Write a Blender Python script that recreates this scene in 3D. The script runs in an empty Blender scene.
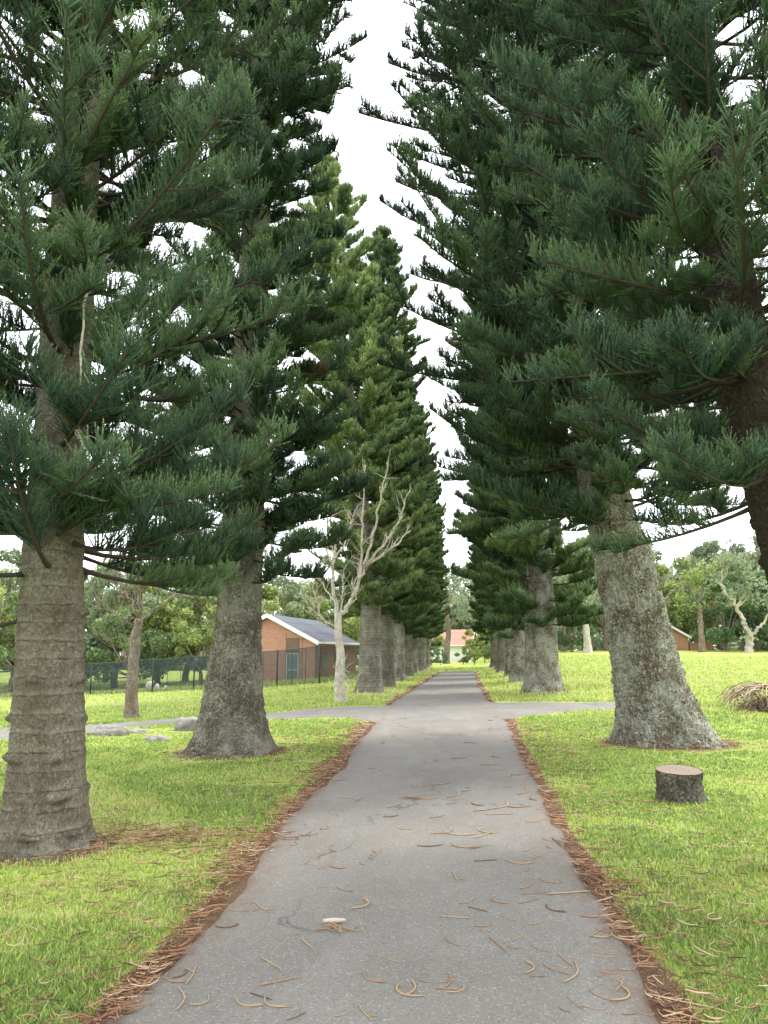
import bpy, math, random
import numpy as np
R = math.radians
rng = np.random.default_rng(11)
random.seed(5)
scene = bpy.context.scene
COL = scene.collection

# ------------------------------------------------------------------ noise
def _hash(i, j, k, s):
    n = (i * 374761393 + j * 668265263 + k * 2147483647 + s * 974711) & 0xffffffff
    n = ((n ^ (n >> 13)) * 1274126177) & 0xffffffff
    n = n ^ (n >> 16)
    return (n & 0xffff) / 65535.0

def vnoise(p, s=0):
    p = np.asarray(p, float)
    f = np.floor(p).astype(np.int64)
    t = p - f
    t = t * t * (3 - 2 * t)
    out = 0
    for a in (0, 1):
        for b in (0, 1):
            for c in (0, 1):
                w = ((t[..., 0] if a else 1 - t[..., 0]) * (t[..., 1] if b else 1 - t[..., 1]) * (t[..., 2] if c else 1 - t[..., 2]))
                out = out + w * _hash(f[..., 0] + a, f[..., 1] + b, f[..., 2] + c, s)
    return out * 2 - 1

def fbm(p, o=4, s=0):
    a, v, tot = 1.0, 0, 0
    p = np.asarray(p, float)
    for i in range(o):
        v = v + a * vnoise(p * (2 ** i), s + i * 17)
        tot += a
        a *= .5
    return v / tot

def sstep(x, a, b):
    t = np.clip((np.asarray(x, float) - a) / (b - a), 0, 1)
    return t * t * (3 - 2 * t)

# ------------------------------------------------------------------ camera model (used to survey the photo)
CH, FPX, PITCH, YAW = 1.6, 769.0, math.atan(138 / 769), math.atan(.0985)
cF = np.array([-math.sin(YAW) * math.cos(PITCH), math.cos(YAW) * math.cos(PITCH), math.sin(PITCH)])
cR = np.array([math.cos(YAW), math.sin(YAW), 0])
cU = np.cross(cR, cF)

def hgt(x, y):
    x = np.asarray(x, float); y = np.asarray(y, float)
    r = sstep(x, 1.6, 6) * np.clip(y - 16, 0, 80) * .019
    l = -sstep(-x, 4.5, 9) * np.clip(-x - 4.5, 0, 22) * .062 * sstep(y, 10, 32)
    return r + l + .02 * fbm(np.stack([x * .35, y * .35, x * 0], -1), 2, 3) * sstep(np.abs(x + .2), 1.2, 2.5)

def ray(px, py):
    return cF + cR * (px - 384) / FPX + cU * (512 - py) / FPX

def G(px, py):
    d = ray(px, py); z = 0.0
    for _ in range(25):
        t = (z - CH) / d[2]
        if t < 0 or t > 300: t = 120 / d[1]
        x, y = d[0] * t, d[1] * t
        z = z * .4 + float(hgt(x, y)) * .6
    return np.array([x, y, float(hgt(x, y))])

def W(px, py, D):
    d = ray(px, py)
    return np.array([0, 0, CH]) + d * (D / d[1])

# ------------------------------------------------------------------ scene helpers
def tag(o, label=None, cat=None, group=None, kind=None):
    for k, v in (('label', label), ('category', cat), ('group', group), ('kind', kind)):
        if v: o[k] = v
    return o

def empty(name, loc=(0, 0, 0), rz=0):
    o = bpy.data.objects.new(name, None); COL.objects.link(o)
    o.location = loc; o.rotation_euler.z = rz; o.empty_display_size = .2
    return o

def mesh_np(name, V, F, smooth=False, attrs=None):
    """F: array (n,3) or (n,4), or a list of such arrays"""
    me = bpy.data.meshes.new(name)
    V = np.ascontiguousarray(V, np.float32)
    Fs = [np.asarray(f, np.int32) for f in (F if isinstance(F, (list, tuple)) else [F]) if len(f)]
    loops = np.concatenate([f.ravel() for f in Fs])
    sizes = np.concatenate([np.full(len(f), f.shape[1], np.int32) for f in Fs])
    starts = np.concatenate([[0], np.cumsum(sizes)[:-1]]).astype(np.int32)
    me.vertices.add(len(V)); me.vertices.foreach_set('co', V.ravel())
    me.loops.add(len(loops)); me.loops.foreach_set('vertex_index', loops)
    me.polygons.add(len(sizes)); me.polygons.foreach_set('loop_start', starts); me.polygons.foreach_set('loop_total', sizes)
    me.update(calc_edges=True)
    me.polygons.foreach_set('use_smooth', np.full(len(sizes), bool(smooth)))
    for k, a in (attrs or {}).items():
        at = me.attributes.new(k, 'FLOAT', 'POINT')
        at.data.foreach_set('value', np.ascontiguousarray(a, np.float32))
    return me

def obj(name, me, mat=None, parent=None, loc=None):
    o = bpy.data.objects.new(name, me); COL.objects.link(o)
    if mat:
        me.materials.clear()
        for m in (mat if isinstance(mat, list) else [mat]): me.materials.append(m)
    if parent is not None: o.parent = parent
    if loc is not None: o.location = loc
    return o

class MB:
    """collects pieces into one mesh"""
    def __init__(s): s.V = []; s.T = []; s.Q = []; s.n = 0
    def add(s, V, T=None, Q=None):
        s.V.append(np.asarray(V, float))
        if T is not None and len(T): s.T.append(np.asarray(T) + s.n)
        if Q is not None and len(Q): s.Q.append(np.asarray(Q) + s.n)
        s.n += len(V)
    def tube(s, P, rad, n=6, cap=True):
        P = np.asarray(P, float); m = len(P)
        rad = np.broadcast_to(np.asarray(rad, float), (m,))
        T = np.gradient(P, axis=0); T /= np.linalg.norm(T, axis=1)[:, None] + 1e-9
        ref = np.array([.31, .17, .93]) if abs(T[0][2]) < .9 else np.array([.93, .2, .1])
        U = np.cross(T, ref); U /= np.linalg.norm(U, axis=1)[:, None] + 1e-9
        B = np.cross(T, U)
        a = np.arange(n) * 2 * math.pi / n
        V = P[:, None] + rad[:, None, None] * (np.cos(a)[None, :, None] * U[:, None] + np.sin(a)[None, :, None] * B[:, None])
        i = np.arange(m - 1)[:, None] * n; j = np.arange(n)[None]; k = (j + 1) % n
        Q = np.stack([i + j, i + k, i + n + k, i + n + j], -1).reshape(-1, 4)
        tt = []
        V = V.reshape(-1, 3)
        if cap:
            V = np.vstack([V, P[:1], P[-1:]])
            for q in range(n):
                tt.append((m * n, (q + 1) % n, q)); tt.append((m * n + 1, (m - 1) * n + q, (m - 1) * n + (q + 1) % n))
        s.add(V, tt, Q)
    def box(s, c, size, rz=0, axes=None):
        c = np.asarray(c, float); hx, hy, hz = np.asarray(size) / 2
        V = np.array([[x, y, z] for z in (-hz, hz) for (x, y) in ((-hx, -hy), (hx, -hy), (hx, hy), (-hx, hy))])
        if rz:
            cs, sn = math.cos(rz), math.sin(rz)
            V = np.stack([V[:, 0] * cs - V[:, 1] * sn, V[:, 0] * sn + V[:, 1] * cs, V[:, 2]], -1)
        s.add(V + c, None, [(3, 2, 1, 0), (4, 5, 6, 7), (0, 1, 5, 4), (1, 2, 6, 5), (2, 3, 7, 6), (3, 0, 4, 7)])
    def data(s): return np.concatenate(s.V), [np.concatenate(x) for x in (s.T, s.Q) if x]
    def build(s, name, mat, parent=None, smooth=False, loc=None):
        V, F = s.data()
        return obj(name, mesh_np(name, V, F, smooth), mat, parent, loc)

def rand_curve(P, n=5, amp=.1):
    """resample a polyline smoothly with a little wander"""
    P = np.asarray(P, float)
    t = np.linspace(0, len(P) - 1, n)
    k = np.arange(len(P))
    Q = np.stack([np.interp(t, k, P[:, c]) for c in range(3)], -1)
    w = rng.normal(0, amp, Q.shape); w[0] = 0
    return Q + w

# ------------------------------------------------------------------ materials
def mat(name):
    m = bpy.data.materials.new(name); m.use_nodes = True
    nt = m.node_tree; nt.nodes.clear()
    out = nt.nodes.new('ShaderNodeOutputMaterial')
    return m, nt, out

class NT:
    def __init__(s, nt): s.nt = nt
    def n(s, t, **kw):
        x = s.nt.nodes.new(t)
        ins = kw.pop('ins', {})
        for k, v in kw.items(): setattr(x, k, v)
        for k, v in ins.items():
            if hasattr(v, 'is_linked') or isinstance(v, bpy.types.NodeSocket): s.nt.links.new(v, x.inputs[k])
            else: x.inputs[k].default_value = v
        return x
    def noise(s, vec, scale, detail=4, rough=.6, dist=0):
        return s.n('ShaderNodeTexNoise', ins={'Vector': vec, 'Scale': scale, 'Detail': detail, 'Roughness': rough, 'Distortion': dist}).outputs['Fac']
    def ramp(s, fac, stops):
        x = s.n('ShaderNodeValToRGB', ins={'Fac': fac})
        e = x.color_ramp.elements
        while len(e) < len(stops): e.new(.5)
        for q, (p, c) in zip(e, stops):
            q.position = p; q.color = (*c, 1) if not isinstance(c, (int, float)) else (c, c, c, 1)
        return x.outputs['Color']
    def mix(s, f, a, b, mode='MIX'):
        x = s.n('ShaderNodeMix', data_type='RGBA', blend_type=mode)
        for i, v in ((0, f), (6, a), (7, b)):
            if isinstance(v, bpy.types.NodeSocket): s.nt.links.new(v, x.inputs[i])
            else: x.inputs[i].default_value = (*v, 1) if isinstance(v, tuple) and len(v) == 3 else v
        return x.outputs[2]
    def math(s, op, a, b=0.0, clamp=False):
        x = s.n('ShaderNodeMath', operation=op, use_clamp=clamp)
        for i, v in ((0, a), (1, b)):
            if isinstance(v, bpy.types.NodeSocket): s.nt.links.new(v, x.inputs[i])
            else: x.inputs[i].default_value = v
        return x.outputs[0]
    def attr(s, name): return s.n('ShaderNodeAttribute', attribute_name=name).outputs['Fac']
    def obj(s): return s.n('ShaderNodeTexCoord').outputs['Object']
    def pos(s): return s.n('ShaderNodeNewGeometry').outputs['Position']
    def scale(s, vec, sc):
        return s.n('ShaderNodeMapping', ins={'Vector': vec, 'Scale': sc}).outputs[0]
    def bump(s, h, st=.5, d=.02):
        return s.n('ShaderNodeBump', ins={'Height': h, 'Strength': st, 'Distance': d}).outputs[0]
    def bsdf(s, color, rough=.8, normal=None, spec=.3):
        x = s.n('ShaderNodeBsdfPrincipled')
        for k, v in (('Base Color', color), ('Roughness', rough), ('Specular IOR Level', spec)):
            if isinstance(v, bpy.types.NodeSocket): s.nt.links.new(v, x.inputs[k])
            else: x.inputs[k].default_value = (*v, 1) if isinstance(v, tuple) else v
        if normal is not None: s.nt.links.new(normal, x.inputs['Normal'])
        return x.outputs[0]

def simple(name, color, rough=.7, var=.25, scale=6, bump=.2, spec=.3):
    m, nt, out = mat(name); T = NT(nt)
    nz = T.noise(T.obj(), scale, 6, .65)
    c = T.mix(T.math('MULTIPLY', nz, 1.0), tuple(x * (1 - var) for x in color), tuple(min(1, x * (1 + var)) for x in color))
    nt.links.new(T.bsdf(c, rough, T.bump(nz, bump, .01), spec), out.inputs[0])
    return m

def leafy(name, stops, tip=None, transl=.3, rough=.6, patch=None, spec=.25):
    """foliage coloured by the per-leaf 'tint' attribute; tip = colour at the young end ('tipf')"""
    m, nt, out = mat(name); T = NT(nt)
    t = T.attr('tint')
    if patch:
        t = T.math('ADD', t, T.math('MULTIPLY', T.math('SUBTRACT', T.noise(T.pos(), patch[0], 3), .5), patch[1]), True)
    c = T.ramp(t, stops)
    if tip: c = T.mix(T.attr('tipf'), c, tip)
    b = T.bsdf(c, rough, None, spec)
    tr = T.n('ShaderNodeBsdfTranslucent', ins={'Color': c}).outputs[0]
    mx = T.n('ShaderNodeMixShader', ins={0: transl, 1: b, 2: tr}).outputs[0]
    nt.links.new(mx, out.inputs[0])
    return m

def bark(name, dark, mid, lichen, amount, ring=0.0, bscale=22, bstr=.9, flk=1.2, soft=.16):
    m, nt, out = mat(name); T = NT(nt)
    o = T.obj()
    fine = T.noise(T.scale(o, (1, 1, .7)), bscale, 8, .7)
    wob = T.n('ShaderNodeTexNoise', ins={'Vector': o, 'Scale': 9.0, 'Detail': 4.0}).outputs['Color']
    vco = T.n('ShaderNodeVectorMath', operation='ADD', ins={0: T.scale(o, (1, 1, .75)), 1: T.n('ShaderNodeVectorMath', operation='SCALE', ins={0: wob, 3: .22}).outputs[0]}).outputs[0]
    ve = T.n('ShaderNodeTexVoronoi', feature='DISTANCE_TO_EDGE', ins={'Vector': vco, 'Scale': bscale * flk}).outputs['Distance']
    vc = T.n('ShaderNodeSeparateColor', ins={0: T.n('ShaderNodeTexVoronoi', ins={'Vector': vco, 'Scale': bscale * flk}).outputs['Color']}).outputs[0]
    big = T.noise(o, 2.2, 4, .6)
    c = T.mix(T.ramp(fine, [(.32, 0.0), (.68, 1.0)]), dark, mid)
    c = T.mix(.24, c, T.mix(vc, tuple(x * .55 for x in dark), tuple(x * 1.5 for x in mid)))
    lm = T.math('ADD', T.math('ADD', T.math('MULTIPLY', T.noise(o, 34, 6, .8), .72), T.math('MULTIPLY', big, .52)), T.math('MULTIPLY', vc, .08))
    c = T.mix(T.ramp(lm, [(.74 - amount - soft / 2, 0.0), (.74 - amount + soft / 2, .9)]), c, lichen)
    c = T.mix(T.math('MULTIPLY', T.ramp(T.noise(T.scale(o, (1, 1, .35)), 5, 5, .7), [(.5, 0.0), (.72, 1.0)]), .6), c, (.075, .08, .038))
    c = T.mix(T.ramp(T.noise(T.scale(o, (1.6, 1.6, 4)), 9, 6, .75), [(.28, .8), (.42, 0.0)]), c, tuple(x * .45 for x in dark))
    crk = T.ramp(ve, [(.0, 1.0), (.12, 0.0)])
    c = T.mix(T.math('MULTIPLY', crk, .24), c, tuple(x * .4 for x in dark))
    if ring:
        sx = T.n('ShaderNodeSeparateXYZ', ins={0: o})
        wz = T.math('ADD', T.math('MULTIPLY', sx.outputs[2], 1 / ring), T.math('MULTIPLY', T.noise(o, 3.5, 4, .6), .55))
        fr = T.math('FRACT', wz)
        ln = T.math('MULTIPLY', T.ramp(fr, [(.0, 0.0), (.42, 0.0), (.5, 1.0), (.56, 0.0)]), T.ramp(T.noise(T.scale(o, (1, 1, .3)), 7, 4, .7), [(.38, 0.0), (.6, .8)]))
        c = T.mix(ln, c, tuple(x * .4 for x in dark))
        c = T.mix(T.math('MULTIPLY', T.ramp(fr, [(.5, 0.0), (.62, .55), (.85, 0.0)]), T.ramp(T.noise(o, 6, 5, .7), [(.42, 0.0), (.6, 1.0)])), c, lichen)
    h = T.math('ADD', T.math('ADD', fine, T.math('MULTIPLY', vc, .5)), T.math('MULTIPLY', crk, -.45))
    nt.links.new(T.bsdf(c, .9, T.bump(h, bstr, .05), .12), out.inputs[0])
    return m

M = {}
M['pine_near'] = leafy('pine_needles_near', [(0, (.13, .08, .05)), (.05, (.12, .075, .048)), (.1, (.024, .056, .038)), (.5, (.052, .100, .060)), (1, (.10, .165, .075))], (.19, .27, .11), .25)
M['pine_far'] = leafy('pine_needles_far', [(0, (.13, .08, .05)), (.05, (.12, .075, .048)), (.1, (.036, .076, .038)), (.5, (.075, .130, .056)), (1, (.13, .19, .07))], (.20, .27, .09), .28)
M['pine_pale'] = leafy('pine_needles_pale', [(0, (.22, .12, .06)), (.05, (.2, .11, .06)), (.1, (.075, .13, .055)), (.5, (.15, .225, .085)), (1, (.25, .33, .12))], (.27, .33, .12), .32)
M['twigwood'] = simple('branch_wood', (.050, .040, .032), .9, .4, 14, .4)
M['bark_knotty'] = bark('bark_knotty', (.12, .10, .072), (.26, .22, .16), (.36, .34, .26), .02, .15, 30, .8, 2.4)
M['bark_grey'] = bark('bark_grey', (.105, .086, .062), (.23, .195, .148), (.41, .40, .32), .065, .22, 20, .9, 2.0)
M['bark_stout'] = bark('bark_stout', (.095, .078, .056), (.225, .19, .14), (.43, .42, .335), .075, 0, 20, 1.0, 2.2, .09)
M['bark_lichen'] = bark('bark_lichen', (.11, .085, .056), (.255, .20, .138), (.50, .51, .41), .085, 0, 17, 1.0, 1.7, .08)
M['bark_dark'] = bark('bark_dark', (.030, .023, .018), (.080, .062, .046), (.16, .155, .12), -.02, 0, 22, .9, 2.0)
M['dead_pale'] = bark('dead_wood_pale', (.36, .31, .24), (.56, .50, .41), (.62, .58, .50), .03, 0, 12, .6)
M['dead_brown'] = bark('dead_wood_brown', (.13, .09, .065), (.26, .20, .15), (.36, .33, .28), .02, 0, 16, .6)
M['leaf_a'] = leafy('broad_leaves_yellow_green', [(0, (.12, .17, .05)), (.5, (.25, .31, .09)), (1, (.40, .44, .16))], None, .3, .6)
M['leaf_b'] = leafy('broad_leaves_mid_green', [(0, (.09, .14, .06)), (.5, (.17, .235, .09)), (1, (.28, .34, .13))], None, .3, .6)
M['leaf_c'] = leafy('broad_leaves_grey_green', [(0, (.12, .16, .09)), (.5, (.22, .27, .15)), (1, (.35, .39, .23))], None, .3, .6)
M['leaf_d'] = leafy('broad_leaves_dark_green', [(0, (.06, .11, .05)), (.5, (.11, .18, .08)), (1, (.19, .26, .12))], None, .3, .6)
M['grass'] = leafy('grass_blades', [(0, (.12, .185, .055)), (.40, (.25, .345, .085)), (.70, (.43, .54, .11)), (.86, (.54, .54, .20)), (1, (.56, .46, .29))], None, .42, .55, (.45, .55))
M['litter'] = leafy('dry_twig_litter', [(0, (.055, .034, .022)), (.3, (.15, .075, .042)), (.6, (.30, .16, .085)), (.8, (.38, .25, .145)), (1, (.46, .36, .23))], None, .0, .7)
M['twig_brown'] = simple('fallen_twig_brown', (.26, .16, .09), .75, .5, 25, .3)
M['twig_straw'] = simple('fallen_twig_straw', (.30, .22, .12), .75, .35, 25, .3)
M['twig_dark'] = simple('fallen_twig_dark', (.12, .075, .05), .75, .35, 25, .3)
M['twig_pale'] = simple('fallen_twig_pale', (.42, .33, .25), .8, .3, 20, .3)
M['bark_stump'] = bark('bark_stump', (.06, .05, .04), (.15, .125, .095), (.30, .295, .23), .03, 0, 20, .9, 1.2)
M['dry_fronds'] = simple('dry_fronds', (.40, .31, .22), .9, .45, 7, .5)
M['dry_fronds_dark'] = simple('dry_fronds_dark', (.20, .145, .10), .9, .5, 7, .6)
M['rock'] = bark('rock_grey', (.20, .185, .165), (.31, .295, .27), (.36, .36, .32), .0, 0, 7, .5, .5)
M['cut_wood'] = None
M['fence_steel'] = simple('fence_steel_dark', (.035, .042, .045), .5, .2, 10, .05)
M['white_paint'] = simple('white_paint', (.78, .77, .74), .5, .06, 5, .05)
M['grey_roof'] = None

def asphalt():
    m, nt, out = mat('worn_asphalt'); T = NT(nt)
    p = T.pos()
    big = T.noise(p, .55, 5, .6, .4)
    mid = T.noise(T.scale(p, (1, .35, 1)), 2.4, 6, .65)
    fine = T.noise(p, 150, 3, .7)
    c = T.mix(T.ramp(big, [(.3, 0.0), (.7, 1.0)]), (.136, .127, .109), (.192, .180, .156))
    c = T.mix(T.math('MULTIPLY', T.ramp(mid, [(.52, 0.0), (.72, 1.0)]), .5), c, (.255, .233, .21))
    # pinkish fines and pale scuffs
    c = T.mix(T.math('MULTIPLY', T.ramp(T.noise(p, 1.3, 7, .75), [(.58, 0.0), (.72, 1.0)]), .45), c, (.27, .235, .21))
    vor = T.n('ShaderNodeTexVoronoi', ins={'Vector': p, 'Scale': 105.0}).outputs['Color']
    sp = T.n('ShaderNodeSeparateColor', ins={0: vor}).outputs[0]
    c = T.mix(T.ramp(sp, [(.0, .55), (.22, 0.0)]), c, (.075, .072, .07))
    c = T.mix(T.ramp(sp, [(.88, 0.0), (.97, .5)]), c, (.34, .32, .29))
    c = T.mix(T.ramp(fine, [(.35, .45), (.5, 0.0)]), c, (.08, .078, .075))
    # hairline cracks
    wv = T.n('ShaderNodeTexVoronoi', feature='DISTANCE_TO_EDGE', ins={'Vector': T.n('ShaderNodeVectorMath', operation='ADD', ins={0: T.scale(p, (1, .45, 1)), 1: T.n('ShaderNodeTexNoise', ins={'Vector': p, 'Scale': 1.6, 'Detail': 5.0}).outputs['Color']}).outputs[0], 'Scale': .42}).outputs['Distance']
    crack = T.math('MULTIPLY', T.ramp(wv, [(.0, 1.0), (.010, 0.0)]), T.ramp(T.noise(p, .8, 3), [(.45, 0.0), (.58, .8)]))
    c = T.mix(crack, c, (.06, .057, .055))
    # litter dust along the edge
    c = T.mix(T.math('MULTIPLY', T.attr('edge'), T.ramp(T.noise(p, 9, 6, .7), [(.4, 0.0), (.62, 1.0)])), c, (.15, .095, .06))
    h = T.math('ADD', T.math('MULTIPLY', sp, .6), fine)
    nt.links.new(T.bsdf(c, .88, T.bump(h, .45, .006), .25), out.inputs[0])
    return m
M['asphalt'] = asphalt()

def lawn_mat():
    m, nt, out = mat('lawn_ground'); T = NT(nt)
    p = T.pos()
    a = T.noise(p, 26, 6, .75)
    b = T.noise(p, .55, 4, .6)
    c = T.mix(T.ramp(a, [(.3, 0.0), (.7, 1.0)]), (.15, .19, .055), (.31, .37, .085))
    c = T.mix(T.ramp(b, [(.38, 0.0), (.66, .75)]), c, (.38, .48, .085))
    # bare, littered patches follow the 'dirt' attribute
    d = T.math('ADD', T.attr('dirt'), T.math('MULTIPLY', T.math('SUBTRACT', T.noise(p, 5, 6, .75), .5), .9), True)
    soil = T.ramp(T.noise(p, 34, 6, .8), [(.3, (.05, .032, .02)), (.5, (.125, .075, .045)), (.7, (.22, .135, .08))])
    c = T.mix(T.ramp(d, [(.35, 0.0), (.6, 1.0)]), c, soil)
    nt.links.new(T.bsdf(c, .95, T.bump(a, .6, .03), .1), out.inputs[0])
    return m
M['lawn'] = lawn_mat()

def brick_mat(name, c1, c2, mortar, sc=1.0):
    m, nt, out = mat(name); T = NT(nt)
    uv = T.n('ShaderNodeTexCoord').outputs['Object']
    s = T.n('ShaderNodeSeparateXYZ', ins={0: uv})
    v = T.n('ShaderNodeCombineXYZ', ins={0: T.math('ADD', s.outputs[0], s.outputs[1]), 1: s.outputs[2], 2: 0.0}).outputs[0]
    b = T.n('ShaderNodeTexBrick', ins={'Vector': v, 'Color1': (*c1, 1), 'Color2': (*c2, 1), 'Mortar': (*mortar, 1), 'Scale': sc, 'Mortar Size': .012, 'Brick Width': .24, 'Row Height': .086, 'Bias': -.1})
    c = T.mix(T.math('MULTIPLY', T.noise(uv, 3, 5, .7), .5), b.outputs['Color'], tuple(x * .7 for x in c1))
    nt.links.new(T.bsdf(c, .9, T.bump(b.outputs['Fac'], -.3, .01), .2), out.inputs[0])
    return m
M['brick'] = brick_mat('red_brick', (.42, .165, .095), (.52, .25, .155), (.46, .38, .31))
M['brick_dark'] = brick_mat('dark_brown_brick', (.15, .085, .06), (.2, .11, .075), (.25, .21, .18))

def roof_mat(name, a, b, step, axis):
    m, nt, out = mat(name); T = NT(nt)
    o = T.obj()
    w = T.n('ShaderNodeTexWave', wave_type='BANDS', bands_direction=axis, wave_profile='SAW', ins={'Vector': o, 'Scale': 1.0 / step, 'Distortion': .15}).outputs['Fac']
    c = T.mix(T.ramp(w, [(.0, 0.0), (.25, 1.0)]), a, b)
    c = T.mix(T.math('MULTIPLY', T.noise(o, 1.5, 5, .7), .4), c, tuple(x * .7 for x in b))
    nt.links.new(T.bsdf(c, .8, T.bump(w, .4, .03), .1), out.inputs[0])
    return m
M['roof_grey'] = roof_mat('grey_roof_sheets', (.06, .066, .078), (.10, .108, .128), 2.2, 'Z')
M['roof_red'] = roof_mat('terracotta_roof', (.30, .13, .10), (.42, .20, .15), 3.0, 'Z')
M['roof_brown'] = roof_mat('brown_tile_roof', (.24, .13, .09), (.36, .21, .15), 3.0, 'Z')

def cut_face():
    m, nt, out = mat('sawn_wood'); T = NT(nt)
    o = T.obj()
    w = T.n('ShaderNodeTexWave', wave_type='RINGS', rings_direction='Z', ins={'Vector': o, 'Scale': 9.0, 'Distortion': 2.0, 'Detail': 3.0, 'Detail Scale': 2.0}).outputs['Fac']
    c = T.mix(w, (.16, .125, .095), (.24, .19, .145))
    c = T.mix(T.math('MULTIPLY', T.noise(o, 8, 5), .5), c, (.20, .15, .11))
    nt.links.new(T.bsdf(c, .85, T.bump(w, .2, .005), .2), out.inputs[0])
    return m
M['cut_wood'] = cut_face()

def net_mat():
    m, nt, out = mat('dark_mesh_netting'); T = NT(nt)
    b = T.bsdf((.045, .06, .065), .8, None, .1)
    tr = T.n('ShaderNodeBsdfTransparent').outputs[0]
    f = T.math('ADD', .30, T.math('MULTIPLY', T.noise(T.obj(), 3, 3), .15))
    nt.links.new(T.n('ShaderNodeMixShader', ins={0: f, 1: tr, 2: b}).outputs[0], out.inputs[0])
    return m
M['net'] = net_mat()

def glass_mat():
    m, nt, out = mat('door_glass'); T = NT(nt)
    nt.links.new(T.bsdf((.14, .18, .17), .12, None, .5), out.inputs[0])
    return m
M['glass'] = glass_mat()
M['frame_grey'] = simple('grey_metal_frame', (.42, .44, .42), .5, .1, 6, .05)
M['concrete'] = simple('pale_concrete', (.48, .46, .43), .9, .15, 3, .2)

# ------------------------------------------------------------------ surveyed plan of the drive
Ledge = [G(*p) for p in [(105, 1024), (130, 992), (200, 922), (247, 862), (302, 800), (338, 763), (358, 738), (371, 724)]]
Ledge += [G(*p) for p in [(388, 705), (411, 690), (430, 678.5), (441, 671.5)]]
Redge = [G(*p) for p in [(690, 1024), (668, 985), (620, 918), (580, 850), (547, 790), (522, 745), (511, 722)]]
Redge += [G(*p) for p in [(491, 701), (482, 687), (475, 671.5)]]
Ledge = np.array(Ledge); Redge = np.array(Redge)
YEND = min(Ledge[-1][1], Redge[-1][1])

def pathL(y):
    y = np.asarray(y, float)
    return np.interp(y, Ledge[:, 1], Ledge[:, 0])
def pathR(y):
    y = np.asarray(y, float)
    return np.interp(y, Redge[:, 1], Redge[:, 0])
def edge_jit(y, s):
    y = np.asarray(y, float)
    return .07 * fbm(np.stack([y * 2.2, y * 0 + s, y * 0], -1), 4, s) + .09 * fbm(np.stack([y * .6, y * 0 + s, y * 0], -1), 2, s + 3)

# side path: lower / upper edge polylines (world)
SLlo = np.array([G(*p) for p in [(0, 741), (82, 731.5), (190, 723), (265, 720.5), (320, 718.5), (350, 719.5), (371, 724)]])
SLup = np.array([G(*p) for p in [(0, 734), (82, 725.5), (170, 719), (265, 714), (310, 709), (345, 706), (388, 704.5)]])
SRlo = np.array([G(*p) for p in [(509, 721), (534, 716.5), (580, 712), (617, 710)]] + [(4.6, 20.8, 0.0), (5.6, 20.9, 0.0)])
SRup = np.array([G(*p) for p in [(488, 701), (534, 701.5), (580, 702), (617, 702)]] + [(4.8, 23.4, 0.0), (5.6, 22.0, 0.0)])

def in_side(x, y, pad=0.0):
    x = np.asarray(x, float); y = np.asarray(y, float)
    L = (x < pathL(y) + .4) & (y > np.interp(x, SLlo[:, 0], SLlo[:, 1]) - pad) & (y < np.interp(x, SLup[:, 0], SLup[:, 1]) + pad)
    Rr = (x > pathR(y) - .4) & (x < 5.5) & (y > np.interp(x, SRlo[:, 0], SRlo[:, 1]) - pad) & (y < np.interp(x, SRup[:, 0], SRup[:, 1]) + pad)
    return L | Rr

def in_path(x, y, pad=0.0):
    return ((x > pathL(y) - pad + edge_jit(y, 5)) & (x < pathR(y) + pad + edge_jit(y, 9)) & (y < YEND + pad)) | in_side(x, y, pad)

# ------------------------------------------------------------------ avenue of pines: plan
bL1, bL2, bL3 = G(45, 848), G(231, 752), G(370, 694)
bR1 = G(667, 742); bR0 = np.array([3.62, 7.0, 0.0]); bR0[2] = float(hgt(bR0[0], bR0[1]))
def at(x, y): return np.array([x, y, float(hgt(x, y))])
LEFT_FAR = [at(-3.25, 33.5), at(-3.2, 40), at(-3.15, 46), at(-3.2, 52), at(-3.1, 58), at(-3.2, 64), at(-3.1, 70)]
RIGHT_FAR = [at(2.95, 29.0), at(2.75, 38.0), at(2.9, 46), at(2.8, 53), at(2.95, 60), at(2.9, 67)]
TRUNKS = [(bL1, .36), (bL2, .66), (bL3, .58), (bR0, .36), (bR1, .86)] + [(b, .5) for b in LEFT_FAR] + [(RIGHT_FAR[0], .8)] + [(b, .5) for b in RIGHT_FAR[1:]]

def dirt_at(x, y):
    dl = pathL(y) - x; dr = x - pathR(y)
    n1 = fbm(np.stack([x * .8, y * .8, x * 0], -1), 3, 21)
    wl = .17 + .24 * n1
    d = np.where(dl > -.3, np.clip(1.0 - dl / np.maximum(wl, .08), 0, 1), 0) * .95
    wr = .12 + .19 * n1
    d = np.maximum(d, np.where(dr > -.3, np.clip(1.0 - dr / np.maximum(wr, .08), 0, 1), 0) * .95)
    d = np.where(y > YEND + .5, 0, d)
    for b, r in TRUNKS:
        q = np.hypot(x - b[0], y - b[1])
        d = np.maximum(d, np.clip(1.05 - (q - r) / (.45 + .35 * n1 + .3 * r), 0, 1) * .85)
    # needle drop east of the knotty tree, and thin patches in the right-hand turf
    q = np.hypot((x - bL1[0] - .85) / 1.0, (y - bL1[1] - .35) / .55)
    d = np.maximum(d, np.clip(1.1 - q, 0, 1) * .52)
    q = np.hypot((x - 3.0) / .9, (y - 6.6) / .5)
    d = np.maximum(d, np.clip(1.0 - q, 0, 1) * .6)
    thin = sstep(fbm(np.stack([x * .55, y * .9, x * 0], -1), 3, 77), -.05, .5) * .46 * (y < 17)
    return np.clip(np.maximum(d, thin), 0, 1)

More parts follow.
